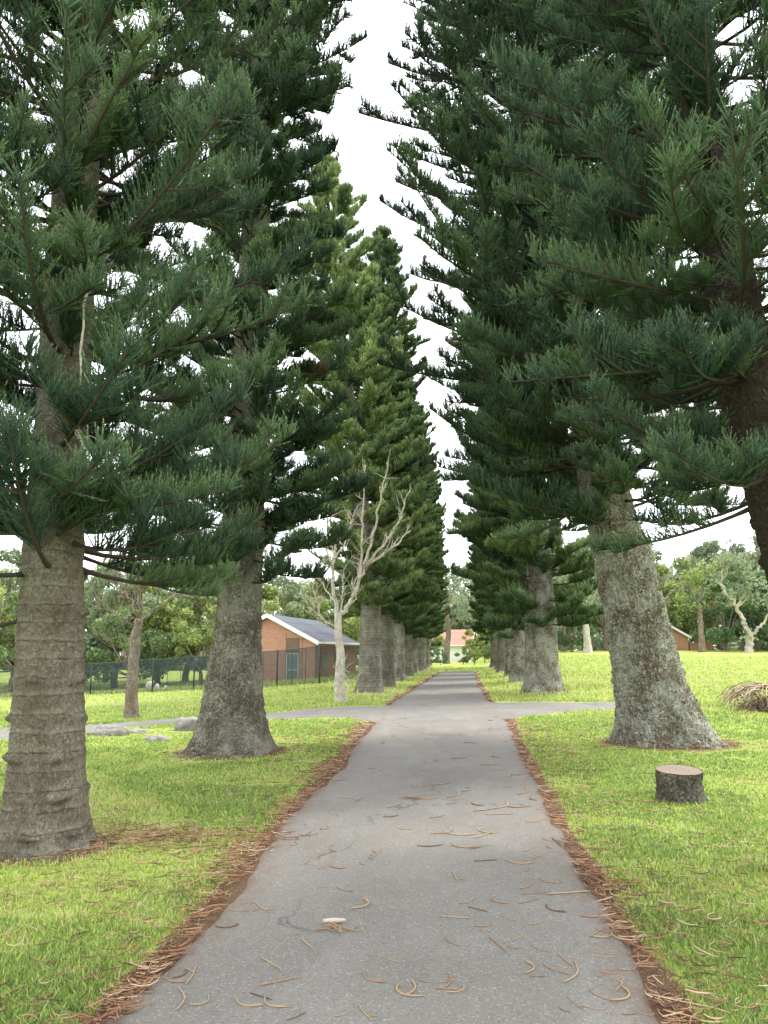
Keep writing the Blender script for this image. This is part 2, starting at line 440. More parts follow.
# ------------------------------------------------------------------ ground
def coords(a, b, step, lo, hi, grow=1.16):
    c = list(np.arange(a, b, step))
    s = step; v = c[-1]
    while v < hi:
        s *= grow; v += s; c.append(v)
    s = step; v = c[0]; pre = []
    while v > lo:
        s *= grow; v -= s; pre.append(v)
    return np.array(pre[::-1] + c)
gx = coords(-9, 9, .11, -240, 240); gy = coords(1.0, 24, .11, -45, 240, 1.1)
X, Y = np.meshgrid(gx, gy)
Z = hgt(X, Y)
nx, ny = len(gx), len(gy)
ii = np.arange(nx * ny).reshape(ny, nx)
Qg = np.stack([ii[:-1, :-1], ii[:-1, 1:], ii[1:, 1:], ii[1:, :-1]], -1).reshape(-1, 4)
drt = dirt_at(X.ravel(), Y.ravel())
lawn = obj('lawn', mesh_np('lawn', np.stack([X.ravel(), Y.ravel(), Z.ravel()], -1), Qg, True, {'dirt': drt}), M['lawn'])
tag(lawn, 'bright green mown lawn on both sides of the drive', 'lawn', kind='structure')

def strip(name, lo, up, dz, nacross, label, cat, edge_fade=.3):
    """sheet between two polylines of equal length, laid dz above the lawn"""
    t = np.linspace(0, 1, nacross)
    P = lo[:, None, :] * (1 - t)[None, :, None] + up[:, None, :] * t[None, :, None]
    P[..., 2] = hgt(P[..., 0], P[..., 1]) + dz
    P[:, 0, 2] -= .05; P[:, -1, 2] -= .05
    n = len(lo)
    w = np.linalg.norm(up - lo, axis=1)[:, None]
    e = np.minimum(t, 1 - t)[None] * w
    e = np.clip(1 - e / edge_fade, 0, 1)
    i = np.arange(n * nacross).reshape(n, nacross)
    Q = np.stack([i[:-1, :-1], i[:-1, 1:], i[1:, 1:], i[1:, :-1]], -1).reshape(-1, 4)
    o = obj(name, mesh_np(name, P.reshape(-1, 3), Q, True, {'edge': e.ravel()}), M['asphalt'])
    return tag(o, label, cat, kind='structure')

ys = np.concatenate([np.arange(-8, 26, .08), np.arange(26, YEND + .01, .3)])
lo = np.stack([pathL(ys) + edge_jit(ys, 5), ys, ys * 0], -1); up = np.stack([pathR(ys) + edge_jit(ys, 9), ys, ys * 0], -1)
strip('path', lo, up, .022, 26, 'straight grey asphalt drive running between the pines', 'path')
def dense(P, n=60):
    t = np.linspace(0, 1, n); k = np.linspace(0, 1, len(P))
    return np.stack([np.interp(t, k, P[:, c]) for c in range(3)], -1)
def xdense(P, xs): return np.stack([xs, np.interp(xs, P[:, 0], P[:, 1]), xs * 0], -1)
xs = np.linspace(SLlo[0][0], -1.75, 90)
a = xdense(SLlo, xs); b = xdense(SLup, xs)
a = np.vstack([a[:1] - (14, -1.2, 0), a]); b = np.vstack([b[:1] - (14, -1.6, 0), b])
b = np.vstack([b, [(pathL(20.5) + .15, SLup[-1][1], 0)]]); a = np.vstack([a, [(pathL(18) + .15, SLlo[-1][1] - .15, 0)]])
strip('side_path', a, b, .016, 10, 'narrow asphalt side path leading off left past the rocks', 'path', .15)
xs = np.linspace(.5, 5.5, 40)
strip('side_path', xdense(SRlo, xs), xdense(SRup, xs), .016, 10, 'short asphalt side path leading off right to the leaning pine', 'path', .15)

# ------------------------------------------------------------------ grass blades (stuff)
def grass():
    N = 900000
    d = 2.6 * (75 / 2.6) ** rng.random(N)
    br = rng.uniform(R(-42), R(36), N)
    x = d * np.sin(br); y = d * np.cos(br)
    drt = dirt_at(x, y)
    keep = ~in_path(x, y, .0) & (rng.random(N) > np.clip(drt * 1.25 - .1, 0, .93))
    x, y, d, drt = x[keep], y[keep], d[keep], drt[keep]
    for b, r in TRUNKS:
        k = np.hypot(x - b[0], y - b[1]) > r * .8
        x, y, d, drt = x[k], y[k], d[k], drt[k]
    n = len(x)
    z = hgt(x, y) - .004
    clump = fbm(np.stack([x * 1.6, y * 1.6, x * 0], -1), 3, 4)
    field = np.clip(sstep(y, 15, 26), 0, 1)
    h = (.022 + .030 * rng.random(n) + .03 * clump) * (1 + 2.0 * field) * (1 - .45 * drt)
    h = np.clip(h, .02, .3)
    tall = rng.random(n) < .012
    h = np.where(tall, h * 2.0, h)
    w = .0030 * np.maximum(1, d / 4.2) * rng.uniform(.7, 1.3, n)
    az = rng.uniform(0, 2 * math.pi, n); lean = rng.uniform(.15, 1.0, n) * h
    la = az + rng.normal(0, .6, n) + 1.57
    bx, by = np.cos(az) * w, np.sin(az) * w
    mx, my = np.cos(la) * lean * .35, np.sin(la) * lean * .35
    tx, ty = np.cos(la) * lean, np.sin(la) * lean
    V = np.stack([np.stack([x - bx, y - by, z], -1), np.stack([x + bx, y + by, z], -1),
                  np.stack([x + mx + bx * .8, y + my + by * .8, z + h * .6], -1), np.stack([x + mx - bx * .8, y + my - by * .8, z + h * .6], -1),
                  np.stack([x + tx, y + ty, z + h * .95], -1)], 1)
    i = np.arange(n)[:, None] * 5
    Q = i + np.array([[0, 1, 2, 3]]); T = i + np.array([[3, 2, 4]])
    tint = np.clip(.34 + .30 * field + rng.normal(0, .20, n) + .35 * (drt > .12) * rng.random(n) + (rng.random(n) < .07) * .5, 0, 1)
    thatch = sstep(fbm(np.stack([x * .9, y * .9, x * 0], -1), 4, 88), -.05, .5) * (1 - field) * (rng.random(n) < .6)
    tint = np.clip(tint + .38 * thatch, 0, 1)
    o = obj('grass', mesh_np('grass', V.reshape(-1, 3), [T, Q], False, {'tint': np.repeat(tint, 5)}), M['grass'])
    tag(o, 'short green and yellowish grass blades covering the lawn', 'grass', kind='stuff')
grass()

# ------------------------------------------------------------------ litter of dry twigs along the edges (stuff)
def ribbons(x, y, z, L, r, az, curl, lift, tint, name, mt, label):
    n = len(x); S = 5
    s = np.linspace(-.5, .5, S)
    a = az[:, None] + curl[:, None] * s[None]
    dx = np.cos(a) * L[:, None] / (S - 1); dy = np.sin(a) * L[:, None] / (S - 1)
    px = x[:, None] + np.cumsum(dx, 1) - dx.sum(1)[:, None] / 2; py = y[:, None] + np.cumsum(dy, 1) - dy.sum(1)[:, None] / 2
    pz = hgt(px, py) + z[:, None] + lift[:, None] * (s[None] * 2) ** 2 * L[:, None] * .3
    tap = np.array([.55, .9, 1, .85, .4])[None]
    nx_, ny_ = -np.sin(a), np.cos(a)
    rr = r[:, None] * tap
    A = np.stack([px + nx_ * rr, py + ny_ * rr, pz], -1); B = np.stack([px - nx_ * rr, py - ny_ * rr, pz], -1); C = np.stack([px, py, pz + rr * 1.7], -1)
    V = np.stack([A, B, C], 2).reshape(-1, 3)
    i = (np.arange(n)[:, None] * S * 3 + np.arange(S - 1)[None] * 3).reshape(-1, 1)
    Q = np.concatenate([i + np.array([[0, 2, 5, 3]]), i + np.array([[2, 1, 4, 5]]), i + np.array([[1, 0, 3, 4]])])
    o = obj(name, mesh_np(name, V, Q, True, {'tint': np.repeat(tint, S * 3)}), mt)
    return tag(o, label, 'litter', kind='stuff')

def litter():
    xs_, ys_ = [], []
    for side in (0, 1):
        n = 5200 if side == 0 else 4000
        y = 2.4 * (50 / 2.4) ** rng.random(n)
        nz = fbm(np.stack([y * 1.1, y * 0 + side * 9, y * 0], -1), 3, 31)
        wid = (.10 + .18 * nz if side == 0 else .07 + .15 * nz)
        off = np.abs(rng.normal(0, 1, n)) * np.clip(wid, .05, .5) * 1.0 - .09 + (.0 if side else .03)
        x = pathL(y) - off if side == 0 else pathR(y) + off
        pat = sstep(fbm(np.stack([x * 2.3, y * 2.3, y * 0], -1), 3, 47 + side), -.28, .30)
        k = ~in_side(x, y, .1) & (rng.random(n) < .22 + .78 * pat)
        xs_.append(x[k]); ys_.append(y[k])
    n = 520
    q = rng.normal(0, 1, (n, 2)); xs_.append(bL1[0] + .95 + q[:, 0] * .5); ys_.append(bL1[1] + .35 + q[:, 1] * .25)
    q = rng.normal(0, 1, (300, 2)); xs_.append(3.0 + q[:, 0] * .6); ys_.append(6.6 + q[:, 1] * .35)
    n = 2600                                                    # thin scatter over the near turf
    y = 3 * (18 / 3) ** rng.random(n); sd = rng.random(n) < .5
    x = np.where(sd, pathL(y) - rng.exponential(.9, n), pathR(y) + rng.exponential(.8, n)); xs_.append(x); ys_.append(y)
    for b, r in TRUNKS[:5]:
        n = 130; a = rng.uniform(0, 6.3, n); q = r + np.abs(rng.normal(0, .3, n)); xs_.append(b[0] + np.cos(a) * q); ys_.append(b[1] + np.sin(a) * q)
    x = np.concatenate(xs_); y = np.concatenate(ys_); n = len(x)
    L = rng.uniform(.05, .2, n); r = rng.uniform(.0018, .0042, n) * np.maximum(1, y / 8)
    tint = np.clip(rng.beta(1.5, 1.7, n) + (rng.random(n) < .1) * .3, 0, 1)
    ribbons(x, y, rng.uniform(.012, .05, n), L, r, rng.uniform(0, 6.3, n), rng.normal(0, 1.6, n), rng.random(n) * .35, tint, 'pine_litter', M['litter'], 'reddish brown fallen pine litter heaped along the edges of the drive')
litter()

# ------------------------------------------------------------------ individual twigs on the asphalt
def twig_mesh(L, r, curl, fork):
    m = MB(); S = 9
    s = np.linspace(-.5, .5, S); a = curl * s + .25 * np.sin(s * 5)
    P = np.stack([np.cumsum(np.cos(a)), np.cumsum(np.sin(a)), s * 0], -1) * L / (S - 1)
    P -= P.mean(0)
    P[:, 2] = r * .9 + .012 * (s * 2) ** 2 * rng.random()
    rad = r * np.interp(s, [-.5, -.3, .3, .5], [.75, 1, .95, .3])
    m.tube(P, rad, 6)
    if fork:
        k = 5; d = np.array([math.cos(.9), math.sin(.9), .05]); t = np.linspace(0, 1, 4)[:, None]
        m.tube(P[k] + t * d * L * .32, r * np.array([.8, .8, .65, .3]), 5)
    V, F = m.data()
    return mesh_np('fallen_twig', V, F, True)
TWM = [twig_mesh(1.0, rr, c, f) for rr, c, f in ((.021, .7, 0), (.020, -1.0, 0), (.017, .35, 0), (.022, 1.4, 1), (.018, -.5, 1), (.024, 1.8, 0))]
TW = {}
for key in ('brown', 'straw', 'dark'):
    TW[key] = []
    for me in TWM:
        c = me.copy(); c.materials.clear(); c.materials.append(M['twig_' + key]); TW[key].append(c)
TWLAB = {'brown': 'curved reddish brown pine twig lying on the grey asphalt', 'straw': 'straw yellow curved pine twig lying on the grey asphalt', 'dark': 'thin dark brown pine twig lying on the grey asphalt'}
twigs = [(192, 980, 20, 60, 'straw'), (181, 1004, 22, 80, 'straw'), (203, 1007, 26, 25, 'straw'), (262, 912, 16, -35, 'straw'), (227, 931, 26, 2, 'dark'), (307, 949, 16, -40, 'straw'),
         (280, 987, 40, 12, 'brown'), (247, 1010, 28, -18, 'straw'), (273, 1010, 26, -28, 'straw'), (345, 894, 18, -15, 'brown'), (336, 870, 16, -25, 'brown'), (322, 891, 8, 10, 'dark'),
         (372, 984, 24, -30, 'brown'), (345, 1019, 20, 20, 'straw'), (365, 1019, 20, -50, 'straw'), (130, 990, 22, -70, 'brown'), (140, 996, 24, -20, 'brown'),
         (391, 965, 18, -18, 'straw'), (456, 922, 30, -4, 'straw'), (451, 946, 18, -40, 'brown'), (479, 914, 20, -15, 'dark'), (498, 905, 18, -28, 'brown'), (499, 950, 22, -40, 'brown'), (486, 929, 22, 14, 'brown'),
         (530, 972, 14, 80, 'straw'), (556, 975, 28, -22, 'brown'), (567, 967, 20, -40, 'brown'), (574, 977, 24, 60, 'straw'), (606, 980, 16, 10, 'brown'), (621, 990, 14, 60, 'straw'),
         (433, 987, 28, -6, 'brown'), (449, 985, 14, 80, 'brown'), (459, 995, 24, 20, 'straw'), (452, 995, 30, -4, 'brown'), (406, 998, 30, -32, 'straw'), (401, 992, 16, -20, 'brown'), (412, 993, 18, 70, 'straw'),
         (599, 957, 20, -8, 'straw'), (649, 976, 14, -20, 'dark'), (549, 885, 24, -14, 'brown'), (456, 881, 12, -60, 'straw'), (519, 866, 30, -8, 'straw'), (486, 864, 22, 4, 'dark'), (536, 897, 26, 4, 'brown'),
         (571, 897, 42, 4, 'straw'), (464, 850, 28, -6, 'brown'), (431, 849, 26, 2, 'dark'), (439, 819, 16, 12, 'brown'), (439, 786, 30, 6, 'brown'), (420, 788, 20, -8, 'straw'), (455, 797, 12, 30, 'brown'),
         (476, 807, 12, -20, 'dark'), (489, 812, 26, 8, 'brown'), (500, 817, 26, 2, 'straw'), (520, 809, 26, 4, 'brown'), (505, 807, 16, 40, 'straw'), (537, 823, 20, 12, 'straw'), (392, 819, 16, 6, 'dark'), (406, 832, 16, -4, 'straw'),
         (459, 837, 34, -6, 'straw'), (445, 835, 24, 10, 'brown'), (484, 838, 18, 20, 'straw'), (610, 936, 30, -10, 'brown'), (606, 940, 26, 12, 'straw'), (585, 872, 24, 8, 'brown'), (596, 920, 30, 4, 'brown'),
         (491, 766, 22, 4, 'brown'), (497, 771, 16, -10, 'straw'), (459, 760, 14, 4, 'dark'), (520, 776, 16, 10, 'brown'), (525, 762, 12, -10, 'brown'), (340, 782, 16, 4, 'brown'), (342, 800, 12, -8, 'straw'),
         (300, 838, 30, 12, 'brown'), (287, 842, 26, -6, 'brown'), (338, 813, 10, -10, 'straw'), (218, 898, 22, 14, 'straw'), (566, 845, 18, -10, 'brown'), (470, 744, 10, 4, 'dark'), (430, 740, 10, 6, 'brown')]
r2 = random.Random(77)
for _ in range(85):
    yy = 690 + 334 * r2.random() ** .8; f = .5 + .5 * math.copysign(r2.random() ** .45, r2.random() - .38)
    xl = 461 - .954 * (yy - 650) * .98; xr = 461 + .60 * (yy - 650)
    twigs.append((xl + (xr - xl) * (.04 + .92 * f), yy, (6 + 18 * r2.random()) * (yy - 640) / 300, r2.uniform(-40, 40), r2.choice(['brown', 'brown', 'dark', 'straw'])))
def path_z(x, y): return float(hgt(x, y)) + .022
for i, (px, py, lp, an, key) in enumerate(twigs):
    p = G(px, py)
    a_ = R(an); q = G(px + math.cos(a_) * 6, py - math.sin(a_) * 6)
    L = float(np.linalg.norm(q - p)) / 6 * lp
    L = min(max(L, .07), .42)
    o = bpy.data.objects.new('fallen_twig', TW[key][random.randrange(6)]); COL.objects.link(o)
    o.location = (p[0], p[1], path_z(p[0], p[1])); o.rotation_euler.z = math.atan2(q[1] - p[1], q[0] - p[0])
    k = L * 1.12; o.scale = (k, k, min(k, .25) * random.uniform(.9, 1.2)) ; o.scale[1] = k
    tag(o, TWLAB[key], 'twig', key + ' pine twigs scattered on the drive')
# the two little heaps
def twig_heap(name, px, py, n, spread, label, pale):
    p = G(px, py); root = empty(name, (p[0], p[1], path_z(p[0], p[1])))
    tag(root, label, 'twigs')
    for k in range(n):
        o = bpy.data.objects.new('twig', TW[random.choice(['brown', 'straw', 'brown'])][random.randrange(6)]); COL.objects.link(o); o.parent = root
        a_ = random.uniform(-.5, .5) if not pale else random.uniform(0, 3.1)
        s = random.uniform(.12, .24)
        o.location = (random.gauss(0, spread[0]), random.gauss(0, spread[1]), .004 * k); o.rotation_euler.z = a_; o.scale = (s, s, s)
    if pale:
        m = MB(); t = np.linspace(-.5, .5, 6)[:, None]
        m.tube(t * np.array([.13, .03, .0]) + np.array([-.02, .09, .02]), [.009, .014, .015, .014, .012, .007], 7)
        m.build('bark_piece', M['twig_pale'], root, True)
    return root
twig_heap('twig_bunch', 335, 934, 6, (.07, .04), 'broken fan of brown twigs round a whitish bark piece on the drive', True)
twig_heap('twig_bunch', 414, 801, 9, (.09, .03), 'matted brown bunch of twigs lying flat in mid drive', False)

# ------------------------------------------------------------------ pines
def trunk_mesh(axis, rad, H, n, zfine, dz, amp, rings, seed, flare, roots=5, crest=None):
    """axis(z)->xy offset, rad(z)->radius; bark relief is real geometry near the ground"""
    z = list(np.arange(-.12, zfine, dz)); s = dz
    while z[-1] < H:
        s = min(s * 1.12, .6); z.append(z[-1] + s)
    z = np.array(z); a = np.arange(n) * 2 * math.pi / n
    Z_, A_ = np.meshgrid(z, a, indexing='ij')
    r = rad(np.maximum(Z_, 0))
    # root flare in lobes
    ph = seed * 1.7
    lob = .5 + .5 * np.cos(roots * A_ + ph + .6 * np.sin(2 * A_ + ph))
    fl = np.exp(-np.maximum(Z_, 0) / (.22 + .5 * flare)) * flare
    r = r * (1 + .10 * vnoise(np.stack([np.cos(A_) * 1.3, np.sin(A_) * 1.3, Z_ * .8], -1), seed)) + fl * (.45 + .75 * lob)
    P = np.stack([np.cos(A_) * r, np.sin(A_) * r, Z_], -1)
    fz = np.stack([P[..., 0], P[..., 1], P[..., 2]], -1)
    n1 = fbm(fz * 9, 4, seed + 1); n2 = fbm(fz * np.array([26, 26, 20]), 3, seed + 2)
    flake = np.abs(fbm(fz * np.array([15, 15, 11]), 3, seed + 5))
    dsp = amp * (.6 * n1 + .5 * n2 + 1.1 * (flake - .2))
    if rings:
        wob = Z_ + .035 * vnoise(np.stack([np.cos(A_) * 2, np.sin(A_) * 2, Z_ * 2], -1), seed + 8)
        q = (wob / rings) % 1
        idx = np.floor(wob / rings)
        st = .4 + .6 * _hash(idx.astype(np.int64), idx.astype(np.int64) * 0, idx.astype(np.int64) * 0, seed)
        dsp += .009 * st * np.exp(-((q - .5) / .10) ** 2) - .010 * st * np.exp(-((q - .36) / .05) ** 2)
        # branch scars sitting on the rings
        kn = np.maximum(0, vnoise(np.stack([np.cos(A_) * 3.1, np.sin(A_) * 3.1, idx * 7.3], -1), seed + 4) - .25)
        dsp += .10 * kn * np.exp(-((q - .5) / .13) ** 2)
    r2 = np.maximum(r + dsp, .01)
    ax = axis(Z_)
    V = np.stack([np.cos(A_) * r2 + ax[0], np.sin(A_) * r2 + ax[1], Z_], -1)
    m = len(z); i = np.arange(m - 1)[:, None] * n; j = np.arange(n)[None]; k = (j + 1) % n
    Q = np.stack([i + j, i + k, i + n + k, i + n + j], -1).reshape(-1, 4)
    return mesh_np('trunk', V.reshape(-1, 3), Q, True)

def finger_template(lod):
    """needle-clad branchlet along +s (0..1): columns s, lateral u, lateral v (u,v in metres); plus triangles"""
    V = []; T = []
    r_ = np.random.default_rng(3 + lod)
    def tri(a, b, c):
        i = len(V); V.extend([a, b, c]); T.append((i, i + 1, i + 2))
    if lod == 0: nn, ln, w, lw = 16, .085, .0056, .0075
    elif lod == 1: nn, ln, w, lw = 9, .13, .0095, .010
    else: nn, ln, w, lw = 4, .30, .019, .015
    for k in range(nn):
        s0 = (k + .2) / nn * .97; an = k * 2.4 + r_.uniform(-.4, .4)
        cu, cv = math.cos(an), math.sin(an)
        out = (.0125 if lod == 0 else .017 if lod == 1 else .026) * (1 - .35 * s0) * r_.uniform(.7, 1.25)
        s1 = min(1.06, s0 + ln * r_.uniform(.8, 1.3))
        tri((s0, cv * w, -cu * w), (s0, -cv * w, cu * w), (s1, cu * out, cv * out))
    tri((0, lw, 0), (0, -lw, 0), (1.0, 0, 0)); tri((0, 0, lw), (0, 0, -lw), (1.0, 0, 0))
    return np.array(V), np.array(T)
FT = [finger_template(k) for k in range(3)]

def fingers_to_mesh(P, A, U, L, bend, tint, lod, thick=1.0):
    V0, T0 = FT[lod]
    n = len(P); k = len(V0)
    A = A / (np.linalg.norm(A, axis=1)[:, None] + 1e-9)
    S = np.cross(A, U); S /= np.linalg.norm(S, axis=1)[:, None] + 1e-9
    N = np.cross(S, A)
    s = V0[None, :, 0]; u = V0[None, :, 1] * thick; v = V0[None, :, 2] * thick
    Lb = L[:, None]
    V = (P[:, None] + A[:, None] * (s * Lb)[..., None] + N[:, None] * (bend[:, None] * s * s * Lb + v)[..., None] + S[:, None] * u[..., None])
    T = (np.arange(n) * k)[:, None, None] + T0[None]
    tipf = np.broadcast_to(np.clip((s - .55) / .45, 0, 1) ** 1.5, (n, k)) * (.25 + .75 * np.clip(tint, 0, 1)[:, None])
    return V.reshape(-1, 3), T.reshape(-1, 3), np.repeat(tint, k), tipf.reshape(-1)

def make_crown(axis, rtrunk, zb, H, Rmax, dens, lod, seed, lodsplit=None, asym=None, low_r=1.0, spindle=.15, whorl=.36, fing=.30, thick=1.0, vis_top=99, gap=.12, s_in=.24, shoots=3, nbr=(5, 8), tap=.62):
    """returns crown mesh (needles) and bough mesh (wood)"""
    r_ = np.random.default_rng(seed)
    wood = MB()
    FP = []; FA = []; FU = []; FL = []; FB = []; FTi = []
    z = zb
    while z < H - .2:
        t = (z - zb) / (H - zb)
        prof = min(1.0, low_r + (1 - low_r) * t / .08) * (1.0 if t < tap else max(.10, 1 - ((t - tap) / (1 - tap)) ** 1.35 * .92))
        nb = int(r_.integers(*nbr)); nmain = nb; nb = nb + (shoots if not z > vis_top else 0)
        a0 = r_.uniform(0, 6.28)
        hi = z > vis_top
        for b in range(nb):
            if r_.random() < gap: continue
            short = b >= nmain
            az = a0 + b * 6.283 / nmain + r_.normal(0, .22) if not short else r_.uniform(0, 6.283)
            L = Rmax * prof * (r_.uniform(.66, 1.06) if not short else r_.uniform(.22, .5))
            if asym is not None: L *= asym(az, z)
            sp = r_.random() < spindle and not short
            if sp: L *= 1.13
            zz = z + (r_.normal(0, .17) if not short else r_.uniform(0, whorl))
            ax = axis(np.array(zz)); rt = float(rtrunk(np.array(zz)))
            e0 = (-.24 + .60 * t) + r_.normal(0, .17)
            cur = .36 + r_.normal(0, .13)
            sw = r_.normal(0, .22)
            S = 8; s = np.linspace(0, 1, S)
            aa = az + sw * s
            rr = rt * .6 + (L) * s
            bp = np.stack([np.cos(aa) * rr + ax[0], np.sin(aa) * rr + ax[1], zz + L * (e0 * s + cur * s * s)], -1)
            r0 = .008 + .008 * L
            wood.tube(bp, np.interp(s, [0, .1, 1], [r0 * 1.5, r0, r0 * .25]), 5 if lod < 2 else 3, False)
            lines = [(bp, s_in if not sp else .5, 1.0)]
            # side sprays
            for q in range(int(r_.integers(3, 6)) if not sp else 1):
                k = int(r_.integers(2, 7)); sd = r_.choice([-1, 1])
                base = bp[k]; d = bp[k + 1] - bp[k]; d /= np.linalg.norm(d)
                lat = np.cross([0, 0, 1], d); lat /= np.linalg.norm(lat) + 1e-9
                dd = d * .75 + lat * sd * r_.uniform(.5, .95) + np.array([0, 0, r_.uniform(-.45, .45)])
                dd /= np.linalg.norm(dd)
                l2 = L * r_.uniform(.26, .46) * (1.15 - k / 8)
                tt = np.linspace(0, 1, 5)[:, None]
                sb = base + dd * l2 * tt + np.array([0, 0, .22 * l2]) * tt ** 2
                wood.tube(sb, np.linspace(r0 * .55, r0 * .2, 5), 4 if lod < 2 else 3, False)
                lines.append((sb, .12, .9))
            bt = np.clip(r_.normal(.45, .24), .12, 1)
            young = r_.random() < .2; flv = r_.uniform(.72, 1.22)
            for ln, s0, fl in lines:
                brown = r_.random() < .014 and ln is not bp
                seg = np.linalg.norm(np.diff(ln, axis=0), axis=1).sum()
                n = int(seg * (1 - s0) * 100 * dens * (.5 if hi else 1) * (.42 if sp else 1)) + 6
                u = s0 + (1 - s0) * r_.random(n) ** .8
                u = np.concatenate([u, np.full(max(3, int(7 * dens)), .985)])
                n = len(u)
                k = u * (len(ln) - 1); i0 = np.minimum(k.astype(int), len(ln) - 2); f = (k - i0)[:, None]
                P = ln[i0] * (1 - f) + ln[i0 + 1] * f
                D = ln[i0 + 1] - ln[i0]; D /= np.linalg.norm(D, axis=1)[:, None]
                lat = np.cross(np.array([[0, 0, 1.0]]), D); lat /= np.linalg.norm(lat, axis=1)[:, None] + 1e-9
                upv = np.cross(D, lat)
                phi = r_.normal(0, .62, n) + r_.choice([-.75, .75], n)      # 0 = straight up, round the branch
                fw = r_.uniform(.3, .95, n)
                A = D * fw[:, None] + lat * np.sin(phi)[:, None] * .95 + upv * (np.cos(phi) * .80 + .15)[:, None]
                FP.append(P); FA.append(A)
                FU.append(np.tile([[0.02, 0.01, 1.0]], (n, 1)) + r_.normal(0, .25, (n, 3)))
                FL.append(fing * fl * flv * r_.uniform(.55, 1.15, n) * (1.1 - .4 * (u - s0)) * (.8 if sp else 1))
                FB.append(r_.uniform(.1, .6, n))
                FTi.append(np.clip(bt + r_.normal(0, .16, n) + (.45 if young else 0), .1, 1) * (0 if brown else 1))
        z += whorl * r_.uniform(.7, 1.3) * (1.25 if hi else 1)
    P = np.concatenate(FP); A = np.concatenate(FA); U = np.concatenate(FU); L = np.concatenate(FL); B = np.concatenate(FB); Ti = np.concatenate(FTi)
    parts = []
    if lodsplit is None: parts = [fingers_to_mesh(P, A, U, L, B, Ti, lod, thick)]
    else:
        k = P[:, 2] < lodsplit
        parts = [fingers_to_mesh(P[k], A[k], U[k], L[k], B[k], Ti[k], lod, thick), fingers_to_mesh(P[~k], A[~k], U[~k], L[~k], B[~k], Ti[~k], lod + 1, thick)]
    off = 0; Vs = []; Ts = []; a1 = []; a2 = []
    for V, T, x1, x2 in parts:
        Vs.append(V); Ts.append(T + off); off += len(V); a1.append(x1); a2.append(x2)
    me = mesh_np('crown', np.concatenate(Vs), np.concatenate(Ts), False, {'tint': np.concatenate(a1), 'tipf': np.concatenate(a2)})
    Vw, Fw = wood.data()
    mw = mesh_np('boughs', Vw, Fw, True)
    print('crown', seed, len(P), 'fingers', off // 3, 'tris')
    return me, mw

def interp_axis(zs, xs_, ys_):
    zs = np.array(zs, float); xs_ = np.array(xs_, float); ys_ = np.array(ys_, float)
    return lambda z: (np.interp(z, zs, xs_), np.interp(z, zs, ys_))
def interp_r(zs, rs):
    return lambda z: np.interp(z, zs, rs)

def pine(base, rz, axis, rad, H, zb, Rmax, barkm, leafm, label, group=None, tr=None, cr=None):
    root = empty('pine_tree', base, rz)
    tag(root, label, 'tree', group)
    tr = dict(n=110, zfine=3, dz=.03, amp=.02, rings=0, seed=1, flare=.1) | (tr or {})
    obj('trunk', trunk_mesh(axis, rad, H, **tr), barkm, root)
    cm, wm = make_crown(axis, rad, zb, H, Rmax, **(cr or {}))
    c = obj('crown', cm, leafm, root)
    obj('boughs', wm, M['twigwood'], c)
    return root

# nearest left: knotty ringed trunk
axL1 = interp_axis([0, 2.2, 5, 9, 21], [0, -.10, -.20, -.25, -.1], [0, 0, .05, .1, .1])
rdL1 = interp_r([0, .35, .8, 2.2, 5, 9, 21], [.30, .295, .285, .255, .22, .18, .02])
L1 = pine(bL1, 0, axL1, rdL1, 21, 2.32, 2.05, M['bark_knotty'], M['pine_near'],
          'nearest left pine with knotty ringed grey trunk and a dead twig hanging',
          tr=dict(n=150, zfine=3.4, dz=.018, amp=.016, rings=.30, seed=4, flare=.11, roots=6),
          cr=dict(dens=.92, lod=0, nbr=(6, 10), seed=101, lodsplit=8.2, low_r=.9, vis_top=9.5, whorl=.34, spindle=.08, gap=.12, shoots=4))
# second left: stout, flared
axL2 = interp_axis([0, 3, 8, 14, 23], [0, .06, .12, .15, .1], [0, 0, 0, .1, .1])
rdL2 = interp_r([0, .3, .9, 1.8, 3, 8, 14, 23], [.52, .49, .43, .37, .34, .27, .18, .02])
L2 = pine(bL2, 0, axL2, rdL2, 23, 2.95, 1.95, M['bark_stout'], M['pine_near'],
          'stout pine with flaring lichen grey trunk beside the rocks, second along left of drive',
          tr=dict(n=150, zfine=4, dz=.026, amp=.040, rings=0, seed=9, flare=.22, roots=6),
          cr=dict(dens=.95, lod=1, nbr=(6, 9), seed=202, asym=lambda az, z: float(np.interp(z, [3, 5, 7, 10, 12, 15], [1.05, .98, .76, .76, .9, .85])), low_r=.8, vis_top=15, whorl=.30, spindle=.14, fing=.31, thick=1.15))
# nearest right, mostly out of frame
axR0 = interp_axis([0, 1.7, 3.45, 4.95, 6.6, 8.4, 20], [0, -.58, -.92, -1.05, -1.2, -1.26, -1.3], [0, 0, 0, 0, 0, 0, 0])
rdR0 = interp_r([0, .5, 1.7, 3.5, 6.6, 9, 20], [.31, .29, .265, .245, .215, .18, .02])
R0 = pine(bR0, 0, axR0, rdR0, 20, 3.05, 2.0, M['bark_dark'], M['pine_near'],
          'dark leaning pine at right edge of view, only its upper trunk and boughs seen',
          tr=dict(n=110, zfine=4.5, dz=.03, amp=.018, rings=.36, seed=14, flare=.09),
          cr=dict(dens=.80, lod=0, nbr=(6, 10), seed=303, lodsplit=8.2, low_r=.75, vis_top=9.5, whorl=.33, spindle=.08, gap=.10))
